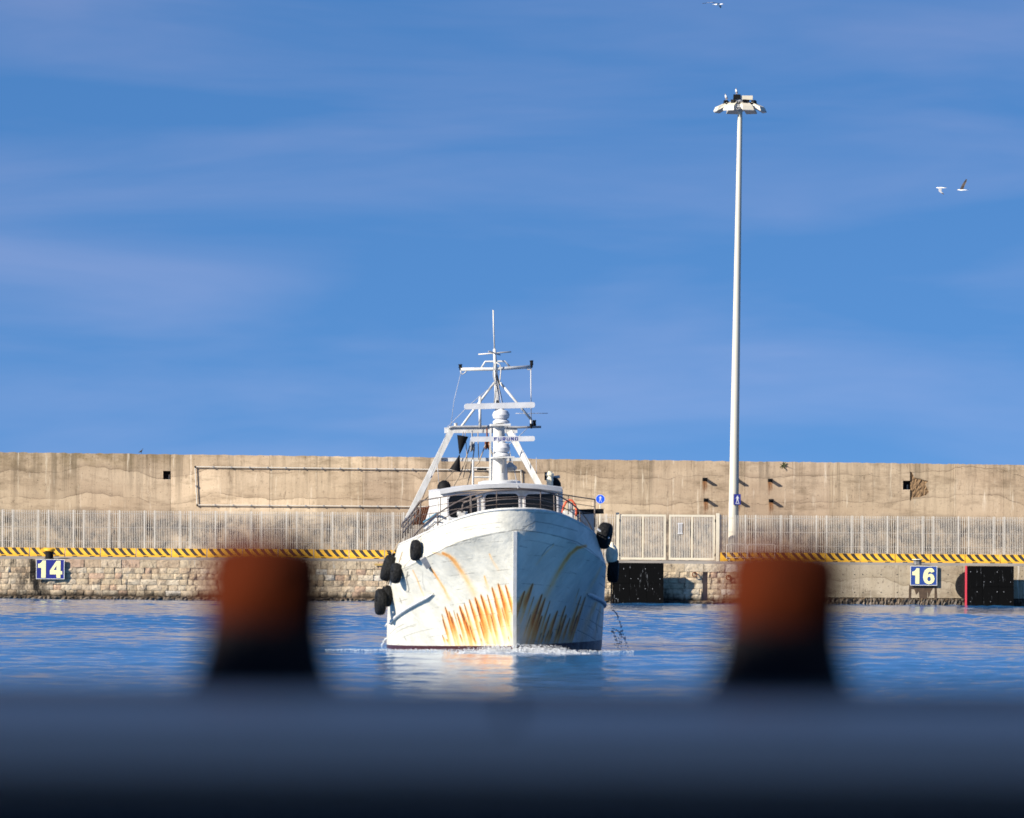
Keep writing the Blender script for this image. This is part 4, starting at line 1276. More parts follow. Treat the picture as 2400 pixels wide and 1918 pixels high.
tr = [hull_pt(np.array([LEN]), np.array([w]), s_)[0] for s_ in (-1, 1) for w in (np.linspace(-0.9, 2, 8) if s_ < 0 else np.linspace(2, -0.9, 8))]
MB().add([tuple(p) for p in tr], [tuple(range(len(tr)))]).build('transom', M['white'], boat)
# stem bar
sp = [hull_pt(np.array([0.0]), np.array([w]), 1)[0] for w in np.linspace(-0.2, 1.0, 14)]
b = MB()
for i in range(len(sp)-1):
    b.bar(sp[i]+np.array([0,0.0,0]), sp[i+1], 0.10, 0.10, up=(0,1,0))
b.build('stem_bar', M['white'], boat)
# rubbing strakes
def strake(side, w0, w1, u0, u1, r, name='rubbing_strake'):
    us = np.linspace(u0, u1, 40)
    wv = np.linspace(w0, w1, 40)
    pts = hull_pt(us, wv, side); pts[:,0] += side*0.02
    rr = [0.015] + [r]*38 + [0.015]
    return MB().tube([Vector(p) for p in pts], rr, 8).build(name, M['white'], boat, smooth='all')
def on_hull(px, py, side):
    """boat point of the hull side under a photo pixel"""
    ws_, us_ = np.meshgrid(np.linspace(0,2,150), np.linspace(0,12,500), indexing='ij')
    V = hull_pt(us_, ws_, side).reshape(-1,3)
    x, y = proj(V)
    i = int(np.argmin((x-px)**2+(y-py)**2)); return Vector(V[i])
for side, pl in ((-1, ((1017,1392),(1002,1401),(985,1410),(965,1422),(945,1435),(928,1448),(917,1458),(911,1465))),):
    pts = [on_hull(x, y, side) + Vector((side*.035, -.035, 0)) for x, y in pl]
    d_ = (pts[-1]-pts[-3]).normalized(); pts.append(pts[-1] + d_*1.5)
    MB().tube(pts, [0.012] + [0.05]*(len(pts)-2) + [0.03], 8).build('rubbing_strake', M['white'], boat, smooth='all')
strake(-1, 1.0, 1.02, 6.2, 20, 0.05); strake(1, 1.0, 1.02, 6.2, 20, 0.05)
strake(1, 0.64, 0.40, 3.0, 10.5, 0.06)
# --- wheelhouse
AW = 5.0
wl, wr = Bl(1029, 1165, AW).x, Bl(1321, 1160, AW).x
wzt = Bl(1175, 1150, AW).z
ZDK = 2.7
wh = MB()
r_ = 0.25; LW = 4.2
pl = [(wl, AW+r_), (wl+.08, AW+.08), (wl+r_, AW), (wr-r_, AW), (wr-.08, AW+.08), (wr, AW+r_), (wr, AW+LW), (wl, AW+LW)]
vs = [(x, y, ZDK) for x, y in pl] + [(x, y, wzt) for x, y in pl]
nq = len(pl)
wh.add(vs, [(i, (i+1) % nq, (i+1) % nq + nq, i+nq) for i in range(nq)] + [tuple(range(nq, 2*nq))])
house = wh.build('wheelhouse', M['white'], boat)
# slanted lower skirt of the side, seen at the left
b = MB(); A1 = Bl(1027,1166,AW+.6); A2 = Bl(1016,1206,AW+.6)
b.add([(A1.x,AW+.6,A1.z),(wl-.01,AW+.3,A1.z),(wl-.01,AW+.3,A2.z-.4),(A2.x,AW+.6,A2.z-.4),(A1.x,AW+3.6,A1.z),(A2.x-.1,AW+3.6,A2.z-.4)], [(0,3,2,1),(0,4,5,3)])
b.build('side_wing', M['white'], boat)
def window(x0, y0, x1, y1):
    p0, p1 = Bl(x0, y1, AW), Bl(x1, y0, AW)
    rc = 0.12
    fr = MB().plate(rrect(p0.x-.05, p1.x+.05, p0.z-.05, p1.z+.05, rc+.04), AW-0.03, AW+0.01, [rrect(p0.x, p1.x, p0.z, p1.z, rc)[::-1]])
    f = fr.build('window', M['white_clean'], boat)
    MB().plate(rrect(p0.x+.002, p1.x-.002, p0.z+.002, p1.z-.002, rc), AW-0.012, AW-0.002).build('pane', M['glass'], f)
    bl = MB()
    for k in range(9):
        for xx in (p0.x-.027, p1.x+.027):
            bl.lathe([(0.012,-0.006),(0.008,0)], 6, c=(xx, AW-0.032, p0.z+.1+(p1.z-p0.z-.2)*k/8), axis='Y')
    tag(bl.build('bolt', M['rust'], f), kind='stuff')
window(1052, 1161, 1118, 1214); window(1137, 1157, 1215, 1207); window(1232, 1157, 1304, 1207)
# curved roof with a deep front brow
def arcz(t, zl, zc, zr): return (zl*(1-t)*(1-2*t) + zc*4*t*(1-t) + zr*t*(2*t-1))
AR = AW - 0.32
pL, pC, pR = Bl(1032,1149,AR), Bl(1172,1134,AR), Bl(1320,1143,AR)
N = 16; b = MB(); vs = []
for yy, dz in ((AR,0),(AR+.12,.02),(AW+LW+.3,.05)):
    for i in range(N+1):
        t = i/N; vs.append((pL.x+(pR.x-pL.x)*t, yy + (0.25*(2*t-1)**2 if yy < AW else 0), arcz(t, pL.z, pC.z, pR.z)+dz))
for yy, dz in ((AR+.03,-.115),(AW+LW+.3,-.115)):
    for i in range(N+1):
        t = i/N; vs.append((pL.x+.02+(pR.x-pL.x-.04)*t, yy + (0.25*(2*t-1)**2 if yy < AW else 0), arcz(t, pL.z, pC.z, pR.z)+dz))
n1 = N+1; fs = []
for i in range(N):
    fs += [(i,i+1,n1+i+1,n1+i),(n1+i,n1+i+1,2*n1+i+1,2*n1+i),(3*n1+i,3*n1+i+1,i+1,i),(4*n1+i,4*n1+i+1,3*n1+i+1,3*n1+i),(2*n1+i,2*n1+i+1,4*n1+i+1,4*n1+i)]
fs += [(0,n1,2*n1,4*n1,3*n1),(N,3*n1+N,4*n1+N,2*n1+N,n1+N)]
b.add(vs, fs)
roof = b.build('roof', M['white_clean'], boat, smooth=30)
# shallow raised pad under the radar column
pc = Bl(1172,1134,6.0)
MB().lathe([(0.62,-0.1),(0.60,0.06),(0.45,0.10)], 20, c=(pc.x, 6.2, pc.z)).build('column_pad', M['white_clean'], boat, smooth=True)

# --- radar column with two radars
AC = 6.2
cb = Bl(1172,1136,AC); ct = Bl(1172,990,AC)
m1 = Bl(1172,1078,AC); m2 = Bl(1172,1003,AC)
b = MB(); b.tube([cb, (cb.x,AC,m1.z), (cb.x+.0,AC,m2.z), (cb.x,AC,ct.z+.05)], [0.235,0.20,0.165,0.15], 20)
b.build('radar_column', M['white'], boat, smooth=35)
MB().bar((cb.x-.30,AC-.05,cb.z), (cb.x-.235,AC-.05,m2.z), 0.05, 0.05).build('conduit', M['white'], boat)
def radar(pxl, pyl, pxr, pyr, thick, pedpx, pedy0, pedy1, a, text=None):
    r = None
    L_, R_ = Bl(pxl, pyl, a), Bl(pxr, pyr, a)
    b = MB(); c = (L_+R_)/2
    h = thick/80.0
    q = rrect(0, (R_-L_).length, -h/2, h/2, h*0.35, 4)
    b.plate([(x, z) for x, z in q], -0.09, 0.09)
    ob = b.build('radar_antenna', M['white_clean'], boat)
    ob.location = L_; ob.rotation_euler = (0, -math.atan2(R_.z-L_.z, R_.x-L_.x), 0)
    p0, p1 = Bl(pedpx, pedy0, a), Bl(pedpx, pedy1, a)
    hh = p0.z-p1.z
    b = MB(); b.lathe([(0.24,0),(0.24,.05),(0.17,.10),(0.17,hh*.30),(0.22,hh*.36),(0.25,hh*.62),(0.20,hh*.9),(0.10,hh),(0.08,hh+.05)], 18, c=(p1.x,a,p1.z))
    b.build('radar_pedestal', M['white_clean'], boat, smooth=35)
    if text:
        x = text[0]; tb = MB()
        for ch, boxes in text[1]:
            for x0, z0, x1_, z1_ in boxes: tb.box(x+x0*text[2], x+x1_*text[2], -0.096, -0.088, (z0-2.5)*text[3], (z1_-2.5)*text[3])
            x += text[4]
        tb.build('lettering', M['signblue'], ob)
    return ob
radar(1088.5,953.5,1253,949.5,13,1174.5,961,992,AC)
LT = {'F':[(0,0,1,5),(1,4,4,5),(1,2,3,3)],'U':[(0,0,1,5),(3,0,4,5),(1,0,3,1)],'R':[(0,0,1,5),(1,4,4,5),(3,2,4,4),(1,2,3,3),(2,0,3.4,2)],
      'N':[(0,0,1,5),(3,0,4,5),(1,3,2,4.6),(2,1,3,3)],'O':[(0,0,1,5),(3,0,4,5),(1,0,3,1),(1,4,3,5)]}
radar(1103,1030,1253,1028.5,11.5,1176,1038,1070,AC-.55, ((1156-1103)/80.3, [(c_, LT[c_]) for c_ in 'FURUNO'], 0.021, 0.019, 0.118))
pz = Bl(1178,1071,AC-.4)
MB().box(pz.x-.3, pz.x+.3, AC-.85, AC+.0, pz.z-.04, pz.z).build('radar_shelf', M['white'], boat)
pz2 = Bl(1172,994,AC)
MB().box(pz2.x-.28, pz2.x+.28, AC-.28, AC+.28, pz2.z-.06, pz2.z).build('radar_shelf', M['white'], boat)
b = MB(); b.bar((pz.x, AC-.75, pz.z-.05), (pz.x, AC-.1, pz.z-.5), 0.05, 0.05); b.build('shelf_bracket', M['grey'], boat)

# --- stern gantry
AG = 12.0
def T(name, pts, r, m, a, n=6, parent=boat):
    return MB().tube([Bl(x, y, a if len(p_) == 2 else p_[2]) for p_ in pts for x, y in (p_[:2],)], r, n).build(name, m, parent, smooth='all')
g1, g2 = Bl(1042,1009,AG), Bl(1212,1009,AG)
gantry = MB().bar(g1, g2, 0.16, 0.16).build('gantry_beam', M['white'], boat)
MB().bar(Bl(1056,1014,AG), Bl(955,1218,AG-1.0), 0.17, 0.17).build('gantry_leg', M['white'], boat)
MB().bar(Bl(1194,1013,AG), Bl(1290,1185,AG-1.0), 0.17, 0.17).build('gantry_leg', M['white'], boat)
MB().bar(Bl(1034,1078,AG-.2), Bl(1228,1077,AG-.2), 0.1, 0.10).build('gantry_crossbar', M['white'], boat)
T('gantry_pipe', [(1052,1003),(1060,1001),(1160,1000),(1212,1002),(1268,1001)], 0.04, M['grey'], AG-.1)
# ladder
lad = MB()
lad.tube([Bl(1109,1078,AG-2), Bl(1108.5,1142,AG-2)], 0.035, 6); lad.tube([Bl(1151,1078,AG-2), Bl(1151,1142,AG-2)], 0.035, 6)
for y in (1097,1118.5): lad.tube([Bl(1109,y,AG-2), Bl(1151,y,AG-2)], 0.028, 6)
lad.build('ladder', M['white'], boat)
MB().box(Bl(1118,1102,AG-2).x, Bl(1140,1102,AG-2).x, AG-2.1, AG-1.95, Bl(1118,1103,AG-2).z, Bl(1118,1098,AG-2).z).build('lamp_bar', M['black'], boat)
# mast on the gantry
AM = AG
def BlV(x, y, a): return Bl(x, y, a)
mastp = MB(); mastp.tube([Bl(1167,1005,AM), Bl(1163,895,AM), Bl(1160,840,AM), Bl(1159,818,AM)], [0.075,0.065,0.05,0.045], 8)
mm = mastp.build('mast', M['white'], boat, smooth='all')
T('whip_antenna', [(1159,822),(1157,770),(1156,727)], 0.022, M['galv'], AM, parent=mm)
T('mast_stay_pipe', [(1159,897),(1120,948),(1079,1003)], 0.038, M['white'], AM, parent=mm)
T('mast_stay_pipe', [(1172,897),(1212,945),(1246,985)], 0.038, M['white'], AM, parent=mm)
T('crosstree', [(1080,866),(1160,865.5),(1243,860)], 0.055, M['white'], AM, parent=mm)
T('crosstree_brace', [(1128,863),(1137,848),(1183,847),(1196,861)], 0.03, M['white'], AM, parent=mm)
T('cross_antenna', [(1121,831),(1160,828),(1198,825)], 0.022, M['galv'], AM, parent=mm)
T('cross_antenna', [(1145,824,AM-.3),(1160,828,AM),(1172,832,AM+.3)], 0.02, M['grey'], AM, parent=mm)
def lamp(px, py0, py1, a, m, rpx, parent, name='navigation_lamp'):
    p0, p1 = Bl(px, py1, a), Bl(px, py0, a); h = p1.z-p0.z; r = rpx/77
    return MB().lathe([(r*.6,-0.06),(r*.6,0),(r,0.02),(r,h*.25),(r*.85,h*.3),(r*.85,h*.75),(r,h*.8),(r,h)], 12, c=(p0.x, a, p0.z)).build(name, m, parent, smooth=35)
lamp(1079, 854, 863, AM, M['black'], 4.4, mm); lamp(1246, 845, 857, AM, M['black'], 4.2, mm)
lamp(1252.5, 985, 999, AM, M['black'], 4.4, boat); lamp(1245, 993, 1000, AM-.2, M['black'], 4, boat)
lamp(1068, 992, 1000, AG, M['galv'], 4.5, boat, 'work_lamp')
T('cable', [(1079,863),(1080,874),(1084,878),(1090,874),(1095,867)], 0.018, M['galv'], AM, parent=mm)
T('cable', [(1233,862),(1238,867),(1245,866),(1247,858)], 0.018, M['galv'], AM, parent=mm)
T('cable', [(1163,850),(1172,855),(1174,870),(1172,890),(1168,905)], 0.018, M['galv'], AM-.1, parent=mm)
T('cable', [(1158,852),(1156,880),(1162,905),(1160,930),(1158,945)], 0.018, M['grey'], AM-.1, parent=mm)
T('cable', [(1165,880),(1170,900),(1165,920),(1168,945)], 0.022, M['black'], AM-.1, parent=mm)
MB().lathe([(0.06,-.12),(0.06,.12)], 8, c=Bl(1166,929,AM-.1)).build('junction_box', M['grey'], mm)
T('wire_rope', [(1244,862),(1245,985)], 0.014, M['galv'], AM, 5)
T('thin_antenna', [(1208,969.5),(1284,969)], 0.009, M['wire'], AM, 5)
T('post', [(1125,929),(1125,1002)], 0.045, M['white'], AG-.3)
T('lattice_bracket', [(1108,957),(1150,957)], 0.02, M['grey'], AG-.3)
T('post', [(1246,985),(1246,1000)], 0.05, M['white'], AM)
# rigging ropes and blocks
for pts, r, m in [([(1024,1078),(1030,1145)], .012, 'wire'),([(1063,1105),(1010,1160),(985,1180)], .014, 'ropecol'),
                  ([(1102,1045),(1080,1110),(1062,1142)], .018, 'ropecol'),([(1112,1050),(1108,1078)], .016, 'ropecol'),
                  ([(1106,1078),(1103,1110),(1094,1140)], .018, 'ropecol'),([(1138,1042),(1122,1085),(1112,1095)], .018, 'ropecol'),
                  ([(1147,1040),(1155,1070)], .018, 'ropecol'),
                  ([(1190,1040),(1205,1100),(1214,1142)], .012, 'wire'),([(1236,1004),(1215,1024),(1190,1045)], .010, 'wire'),
                  ([(1257,1072),(1257,1140)], .008, 'wire'),([(1163,897),(1100,950),(1044,1006)], .009, 'wire'),([(1082,866),(1064,940),(1056,1004)], .008, 'wire'),([(1048,1012),(1020,1090),(990,1170)], .010, 'wire'),([(1205,1012),(1240,1090),(1262,1150)], .010, 'wire'),([(1160,868),(1175,930),(1190,1004)], .009, 'black'),([(1120,1012),(1122,1078)], .014, 'ropecol'),([(1090,1012),(1095,1078),(1086,1120)], .012, 'ropecol'),([(1166,892),(1180,970),(1196,1070)], .009, 'wire'),([(1163,905),(1174,960)], .012, 'wire')]:
    T('rigging_rope', pts, r, M[m], AG-.6, 5)
for px, py, m in ((1107,1046,'grey'),(1142,1041,'rust')):
    c = Bl(px, py, AG-.3)
    b = MB(); b.lathe([(0.10,-.07),(0.17,-.06),(0.17,-.03),(0.12,0),(0.17,.03),(0.17,.06),(0.10,.07)], 14, c=c, axis='X')
    b.tube([c+Vector((0,0,.16)), c+Vector((0,0,.46))], 0.025, 6)
    b.build('pulley_block', M[m], boat, smooth=35)
# round floodlight hung right of the column
c = Bl(1195,1097,AC+.4)
b = MB(); b.lathe([(0.05,.16),(0.09,.12),(0.20,.03),(0.21,-.02),(0.17,-.07),(0.05,-.10)][::-1], 16, c=c); b.tube([c+Vector((0,0,.12)), c+Vector((0,0,.42))], .02, 6)
b.tube([c+Vector((0,0,.05)), c+Vector((-.4,0,.05))], .015, 6)
b.build('hanging_lamp', M['galv'], boat, smooth=35)
# roof fittings
for px, py, hh in ((1041,1146,.22),(1299,1141,.24)):
    c = Bl(px, py, AW+1.5)
    MB().lathe([(0.2,0),(0.19,.1),(0.14,.19),(0.05,hh+.02)], 14, c=c).build('dome_vent', M['black'], boat, smooth=True)
T('roof_post', [(1050,1146),(1050,1130)], 0.035, M['black'], AW+1.4)
c = Bl(1289,1141,AW+1.2)
b = MB(); b.lathe([(0.09,0),(0.09,.15),(0.11,.17),(0.08,.3),(0.12,.32),(0.12,.36),(0.04,.44)], 10, c=c); b.build('roof_fitting', M['buoy'], boat, smooth=35)
c = Bl(1301,1131,AW+1.6)
b = MB(); b.tube([c, c+Vector((0,0,.14))], .03, 6); b.tube([c+Vector((-.06,0,.14)), c+Vector((.14,0,.16))], .045, 8); b.build('horn', M['galv'], boat, smooth='all')
# small rail stay over the roof centre
T('stay', [(1214,1146,AR-.3),(1209,1120,AW+.6),(1205,1098,AC)], .012, M['wire'], AR)

# --- bow rail following the bulwark
def rail_curve(h0, uend, k=60):
    us = np.linspace(uend, 0, k)
    pts = []
    for s_ in (-1, 1):
        seq = us if s_ < 0 else us[::-1][1:]
        P_ = hull_pt(seq, np.full(len(seq), 2.0), s_)
        hh = h0*(1 - np.clip(seq/uend, 0, 1)**1.6) + 0.03
        P_[:,2] += hh; P_[:,0] *= 0.97; P_[:,1] += 0.05
        pts += [Vector(p) for p in P_]
    return pts
MB().tube(rail_curve(0.50, 4.3), 0.020, 6).build('bow_rail', M['rail'], boat, smooth='all')
MB().tube(rail_curve(0.24, 3.2), 0.012, 6).build('bow_rail', M['rail'], boat, smooth='all')
for s_ in (-1, 1):
    for u in (0.6, 2.0):
        p = Vector(hull_pt(np.array([u]), np.array([2.0]), s_)[0]); p.x *= .97; p.y += .05
        MB().tube([p, p+Vector((0,0,0.50*(1-(u/4.3)**1.6)+.03))], 0.02, 6).build('rail_post', M['rail'], boat)
# --- foredeck platform rail
def prail(dy, r, m='rail'):
    T('platform_rail', [(986,1174+dy,4.3),(1030,1166.5+dy,3.6),(1072,1160+dy*.98,2.6),(1120,1155+dy*.96,2.0),(1164,1151+dy*.94,1.8),(1220,1148+dy*.93,1.7),(1268,1151+dy*.94,1.9),(1310,1158+dy*.96,2.6),(1350,1164.5+dy*.98,3.4),(1394,1171+dy,4.2)], r, M[m], 0)
prail(0, .018); prail(17, .010); prail(34, .010)
for px, yt, yb, a in ((986,1173,1232,4.3),(1033,1166,1226,3.6),(1102,1157,1206,2.2),(1164,1151,1192,1.8),(1267,1151,1194,1.9),(1332,1161,1206,3.0),(1394,1171,1236,4.2)):
    T('rail_post', [(px,yt,a),(px-(2 if px < 1100 else 0),yb,a)], .024 if px in (986,1394) else .014, M['rail'], a)
# bent side pipe on the left
T('bent_pipe', [(1082,1202,3.2),(1085,1183,3.2),(1088,1178,3.2),(1130,1163,2.4)], .026, M['rail'], 3)
# rails running aft along the left side
T('side_rail', [(984,1176,4.6),(972,1194,6.2),(958,1213,8.2),(944,1226,10.2),(943,1236,10.4)], .034, M['rail'], 5)
for dy in (14, 28): T('side_rail', [(984,1176+dy,4.6),(968,1194+dy*.95,6.4),(944,1228+dy*.8,10.2)], .018, M['rail'], 5)
for px, py, a in ((976,1188,5.6),(970,1196,6.4),(964,1204,7.2),(957,1214,8.2),(951,1220,9.2),(945,1226,10.0)):
    T('rail_post', [(px,py,a),(px-1,py+36,a)], .022, M['rail'], a)
# rusty slatted hatch leaning behind the rail
hb = MB()
for k in range(6):
    p0 = Bl(978+5.4*k, 1192-1.2*k, 7.0+.05*k); p1 = Bl(967+5.0*k, 1230, 7.0+.05*k)
    hb.bar(p0, p1, 0.05, 0.05)
hb.build('rusty_grating', M['rust'], boat)
# windlass boxes
def wbox(px, py, a, w, h, m='white'):
    c = Bl(px, py, a); b = MB(); b.box(c.x-w/2, c.x+w/2, a-.12, a+.12, c.z-h, c.z)
    b.lathe([(0.06,-w*.65),(0.06,w*.65)], 10, c=(c.x, a-.05, c.z-.06), axis='X')
    return b.build('winch', M[m], boat)
wbox(1083, 1199, 3.4, .22, .4); wbox(1333, 1197, 3.2, .26, .4)
b = MB(); A = Bl(1344,1196,6); B_ = Bl(1414,1196,6)
b.box(A.x, B_.x, 5.9, 6.2, A.z-.12, A.z+.02); b.build('black_beam', M['black'], boat)
T('orange_hose', [(1318,1202),(1321,1187),(1327,1177),(1334,1172),(1341,1174),(1348,1183),(1351,1195),(1350,1211)], .032, M['orange'], 3.6, 7)
T('vent_pipe', [(1336,1200),(1335,1181),(1339,1181),(1340,1198)], .04, M['grey'], 3.8, 7)
T('blue_pipe', [(992,1225),(1020,1206),(1026,1204)], .03, mat('blue_pipe', (0.05,0.16,0.25), 0.5), 4.6, 6)
MB().box(Bl(1353,1205,7).x, Bl(1392,1205,7).x, 6.9, 7.1, 2.6, Bl(1353,1205,7).z).build('deck_locker', M['white'], boat)

# --- day signal: two black cones point to point, hung from the gantry
c1a, c1b = Bl(1084.5,1022,AG-.8), Bl(1077,1066,AG-.8)
c2b = Bl(1067,1103,AG-.8)
ds = empty('day_signal', BO + BM @ c1b, label='black day signal of two cones point to point hanging from the gantry', cat='day signal')
b = MB()
W1 = [BM @ (p - c1b) for p in (c1a, c1b, c2b)]
b.tube([W1[0], W1[0]*0.5, W1[1]+Vector((0,0,.01))], [0.17,0.09,0.012], 14); b.build('cone', M['black'], ds, smooth=35)
b = MB(); b.tube([W1[1]-Vector((0,0,.01)), W1[2]*0.5, W1[2]], [0.012,0.085,0.17], 14); b.build('cone', M['black'], ds, smooth=35)
b = MB(); b.tube([W1[0], BM @ (Bl(1086,1012,AG-.5)-c1b)], .012, 5); b.build('line', M['ropecol'], ds)

# --- fenders hung on the hull (each a thing of its own)
def tyre(c, axis, R0, r0, label, up=None, name='tyre_fender', cat='tyre'):
    """c, axis in boat coordinates"""
    ob = empty(name, BO + BM @ Vector(c), label=label, cat=cat, group='black tyre fenders on the boat')
    q = (BM @ Vector(axis)).to_track_quat('Z', 'Y'); ob.rotation_euler = q.to_euler()
    b = MB(); n, m = 28, 12; vs = []
    for i in range(n):
        t = 2*math.pi*i/n
        for k in range(m):
            s_ = 2*math.pi*k/m
            cr_, sr = math.cos(s_), math.sin(s_)
            rr = R0 + r0*math.copysign(abs(cr_)**.6, cr_); zq = r0*1.05*math.copysign(abs(sr)**.7, sr)
            vs.append((rr*math.cos(t), rr*math.sin(t), zq))
    b.add(vs, [(i*m+k, ((i+1) % n)*m+k, ((i+1) % n)*m+(k+1) % m, i*m+(k+1) % m) for i in range(n) for k in range(m)])
    b.build('tread', M['rubber'], ob, smooth='all')
    return ob
def line(ob, p0, p1, r=.018, m='ropecol'):
    mi = ob.matrix_basis.inverted()
    a_ = mi @ (BO + BM @ Vector(p0)); b_ = mi @ (BO + BM @ Vector(p1))
    MB().tube([a_, b_], r, 6).build('rope', M[m], ob)
def hp(u, w, s_, off=0.0):
    p = Vector(hull_pt(np.array([float(u)]), np.array([float(w)]), s_)[0]); p.x += s_*off; return p
c = on_hull(984, 1290, -1) + Vector((-.13,-.10,0))
o = tyre(c, (-.98,-.16,.06), .185, .108, 'black tyre fender on the rope under the bow rail, nearest to the bow')
line(o, c+Vector((.03,.05,.28)), on_hull(987,1252,-1), .02, 'white')
c = on_hull(921, 1331, -1) + Vector((-.15,-.05,0)); c1 = c
o = tyre(c, (-.95,-.06,.30), .245, .135, 'black tyre fender highest on the hull side, above two others')
line(o, c+Vector((.12,0,.38)), c+Vector((.35,0,.75)))
c = on_hull(938, 1344, -1) + Vector((-.12,-.12,0))
o = tyre(c, (-.98,-.14,.10), .17, .12, 'black tyre fender resting flat on the white hull side beside the highest tyre')
line(o, c+Vector((.1,.1,.3)), c+Vector((.2,.2,.6)))
c = on_hull(916, 1398, -1) + Vector((-.12,-.1,0))
o = tyre(c, (-.98,-.12,.06), .19, .115, 'black tyre fender low on the hull, inner one of the lowest pair')
line(o, c+Vector((.06,0,.34)), c+Vector((.2,0,.8)))
c = Vector((c.x-.19, c.y-.1, c.z-.16))
o = tyre(c, (-.98,-.10,.05), .25, .125, 'black tyre fender lowest on the hull, hanging just above the water')
line(o, c+Vector((.12,0,.38)), c+Vector((.35,0,.9)))
# right side
A = on_hull(994, 1308, -1); B_ = on_hull(1006, 1329, -1)
b = MB(); b.bar(A+Vector((-.05,-.06,0)), B_+Vector((-.02,-.03,0)), .16, .12); b.build('anchor_pocket', M['grey'], boat)
pr = on_hull(1405, 1252, 1)
c = Vector((Bl(1416,1256,pr.y).x, pr.y-.05, Bl(1416,1256,pr.y).z))
o = tyre(c, (.93,-.28,-.22), .20, .175, 'large black tyre fender at the bulwark top on the shaded side of the boat')
line(o, Bl(1400,1240,pr.y-.35), Bl(1428,1262,pr.y-.35), .03, 'white_clean')
cb_ = Bl(1434,1301,pr.y+1.5)
bu = empty('buoy_fender', BO + BM @ cb_, label='dirty cream buoy fender hanging between black tyres on the shaded side', cat='buoy')
b = MB(); b.lathe([(0.02,-.28),(0.10,-.26),(0.16,-.15),(0.18,0),(0.16,.15),(0.10,.25),(0.05,.3),(0.05,.36)], 16); b.build('float', M['buoy'], bu, smooth='all')
MB().tube([(0,0,.34),(-.12,.05,.75)], .015, 6).build('rope', M['ropecol'], bu)
c = Bl(1437,1338,pr.y+1.6)
o = tyre(c, (.97,-.15,-.08), .19, .15, 'black tyre fender below the cream buoy on the shaded side')
line(o, c+Vector((0,0,.3)), c+Vector((-.1,0,.7)))

# ------------------------------------------------------------------ bow foam, spray
def blobs(name, pts, m, label, cat):
    b = MB()
    base = [(1,0,0),(-1,0,0),(0,1,0),(0,-1,0),(0,0,1),(0,0,-1)]
    ff = [(0,2,4),(2,1,4),(1,3,4),(3,0,4),(2,0,5),(1,2,5),(3,1,5),(0,3,5)]
    for (x, y, z, r) in pts:
        k = [random.uniform(.7,1.3)*r for _ in base]
        b.add([(x+v[0]*k[i], y+v[1]*k[i], z+v[2]*k[i]*.8) for i, v in enumerate(base)], ff)
    o = b.build(name, m, None, smooth='all')
    return tag(o, label, cat, kind='stuff')
pts = []
for c_ in range(210):          # clumps of foam piled against the stem and trailing off both bows
    sx = random.gauss(0.12, 0.85)
    if sx < -1.55 or sx > 2.05: continue
    hgt = (0.27*math.exp(-abs(sx)/0.7) + 0.13*math.exp(-((abs(sx)-1.0)/.6)**2)) * random.choice((.25,.5,.8,1.2))
    yc = BOWY - 0.45 + 0.10*abs(sx) + random.gauss(0, .28)
    for k_ in range(random.randint(18, 55)):
        q_ = random.random()
        pts.append((BOW.x + sx + random.gauss(0, .10), yc + random.gauss(0, .10), max(0.0, hgt*q_ + random.gauss(0,.012)), random.uniform(.006, .026)*(1.15-.6*q_)))
for i in range(1500):          # thin trails out to both sides
    s_ = -1 if random.random() < .62 else 1
    d = random.uniform(1.2, 5.2 if s_ < 0 else 3.3)
    pts.append((BOW.x + s_*d, BOWY + .55 + 0.10*d + random.gauss(0,.12), random.uniform(.03,.11)*math.exp(-d/9), random.uniform(.005,.015)))
blobs('bow_wave_foam', pts, M['foam'], 'white foam of the bow wave curling at the stem of the boat', 'foam')
pts = []
def arc(p0, p1, sag, n, spread, rr):
    for i in range(n):
        t = random.random()
        x = p0[0]+(p1[0]-p0[0])*t; z = p0[2]+(p1[2]-p0[2])*t*t; y = p0[1]+(p1[1]-p0[1])*t
        pts.append((x+random.gauss(0,spread*(.3+t)), y+random.gauss(0,spread), z+random.gauss(0,spread*(.3+t)), random.uniform(*rr)))
pq = hp(7.5,.35,1)
for (a, bq, n, sp_) in (((1434,1430),(1459,1478),60,.016),((1459,1478),(1452,1522),45,.03),((1434,1474),(1463,1496),40,.02),((1463,1496),(1470,1518),25,.03),((1434,1480),(1448,1523),60,.03)):
    A = BO + BM @ Bl(a[0], a[1], 7.0); B_ = BO + BM @ Bl(bq[0], bq[1], 7.0)
    arc(A, B_, 0, n, sp_, (.010,.026))
blobs('water_spray', pts, M['foam'], 'thin white spray falling beside the shaded side of the hull', 'spray')
pts = []
A = BO + BM @ Bl(910,1495,7.0); B_ = BO + BM @ Bl(890,1527,7.0)
arc(A, B_, 0, 160, .012, (.008,.018))
blobs('water_jet', pts, M['foam'], 'thin jet of white water falling from the sunlit side of the hull', 'spray')

# ------------------------------------------------------------------ near jetty with blurred bollards
K = 0.76
ZJ = CAMH - 0.352*K
def jet_mat(name, c, c2, rough, sc, bump=.15):
    return mat(name, c, rough, col2=c2, vscale=sc, bump=bump, bscale=8)
M['jetty'] = mat('jetty_concrete', (0.52,0.34,0.22), 0.6, col2=(0.32,0.215,0.145), vscale=0.9, stretch=(0.35,1.5,1), bump=.15, bscale=8)
M['coping'] = mat('coping_concrete', (0.80,0.53,0.38), 0.45, col2=(0.54,0.36,0.26), vscale=0.9, stretch=(0.6,1.5,1), bump=.15, bscale=8)
M['asphalt'] = mat('asphalt', (0.006,0.005,0.0045), 0.95, spec=0.08, col2=(0.004,0.0035,0.003), vscale=3, bump=.15)
M['capping'] = jet_mat('steel_capping', (0.018,0.015,0.014), (0.010,0.009,0.008), 0.8, 2)
jt = MB(); jt.box(-60, 60, 9.6*K, 12.2*K, -3, ZJ)
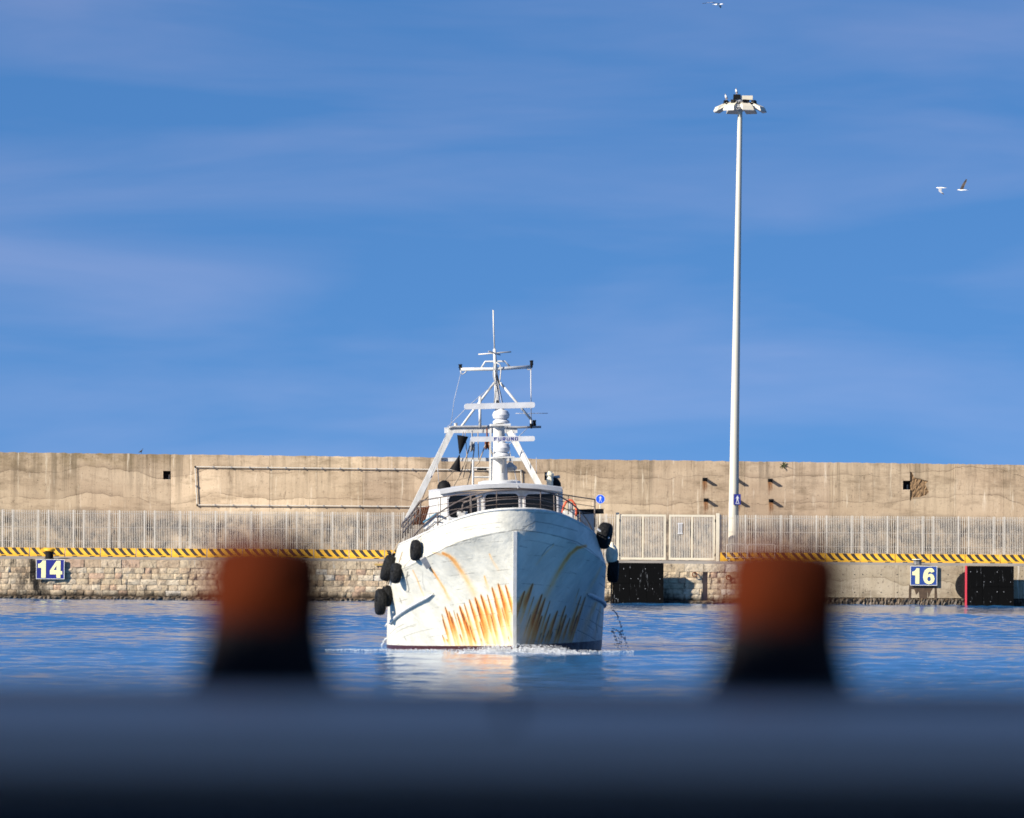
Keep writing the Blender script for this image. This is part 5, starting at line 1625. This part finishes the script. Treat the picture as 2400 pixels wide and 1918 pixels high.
jetty = tag(jt.build('jetty', M['jetty']), kind='structure')
for i in range(-20, 20):          # worn coping slabs along the edge
    MB().box(i*2.0+.012, i*2.0+1.988, 12.2*K+.004, 14.0*K, -0.5, ZJ+random.uniform(-.004,.006)).build('coping_slab', M['coping'], jetty)
MB().box(-60, 60, 14.0*K+.004, 16.1*K, -3, ZJ-0.005).build('edge_capping', M['capping'], jetty)
tag(MB().box(-60, 60, -60, 9.6*K-.001, -3, ZJ-0.03).build('road', M['asphalt']), kind='structure')
def near_bollard(px, label):
    x = (px-1200)/F*15.45*K
    r = empty('mooring_bollard', (x, 15.3*K, ZJ-0.005), (R(random.uniform(-1.5,1.5)), R(random.uniform(-1.2,1.2)), R(random.uniform(0,90))), label=label, cat='bollard', group='rusty bollards on the near jetty')
    sc = lambda pr: [(r_*K*1.09, z_*K*.97) for r_, z_ in pr]
    MB().lathe(sc([(0.192,-0.01),(0.190,0.012),(0.177,0.04),(0.165,0.09),(0.156,0.15),(0.151,0.20)]), 32).build('post', M['boll_low'], r, smooth='all')
    MB().lathe(sc([(0.148,0.155),(0.153,0.165),(0.154,0.22),(0.157,0.28),(0.155,0.345),(0.143,0.385),(0.118,0.408),(0.068,0.420),(0.005,0.424)]), 32).build('head', M['boll_head'], r, smooth='all')
    bl = MB()
    for k in range(6):
        t = k*math.pi/3+.2; bl.lathe([(0.011,0.0),(0.011,.018)], 6, c=(.185*K*math.cos(t), .185*K*math.sin(t), .02))
    tag(bl.build('bolt', M['capping'], r), kind='stuff')
M['boll_head'] = mat('rusty_head', (0.078,0.0115,0.0012), 0.9, spec=0.1, col2=(0.034,0.006,0.001), vscale=12, bump=.4, bscale=25)
M['boll_low'] = mat('dark_post', (0.008,0.007,0.008), 0.8, spec=0.15, col2=(0.016,0.009,0.007), vscale=5)
near_bollard(628, 'rusty topped dark bollard in the near blur, left of the white boat')
near_bollard(1827, 'rusty topped dark bollard in the near blur, right of the white boat')
# unseen shed added behind and left of the viewer, sized to shade the jetty
sh = empty('shade_shed', (-24*K, -8*K, ZJ-.03), label='unseen long plain shed added behind the viewer to shade the jetty', cat='shed')
M['shed'] = mat('shade_shed_wall', (0.36,0.34,0.31), 0.8, var=.2, vscale=1)
MB().box(-21*K, 18.5*K, -14*K, 16.0*K, 0, 6.53*K).build('wall', M['shed'], sh)
MB().box(-21.3*K, 18.8*K, -14.3*K, 16.25*K, 6.53*K, 6.83*K).build('roof', M['grey'], sh)
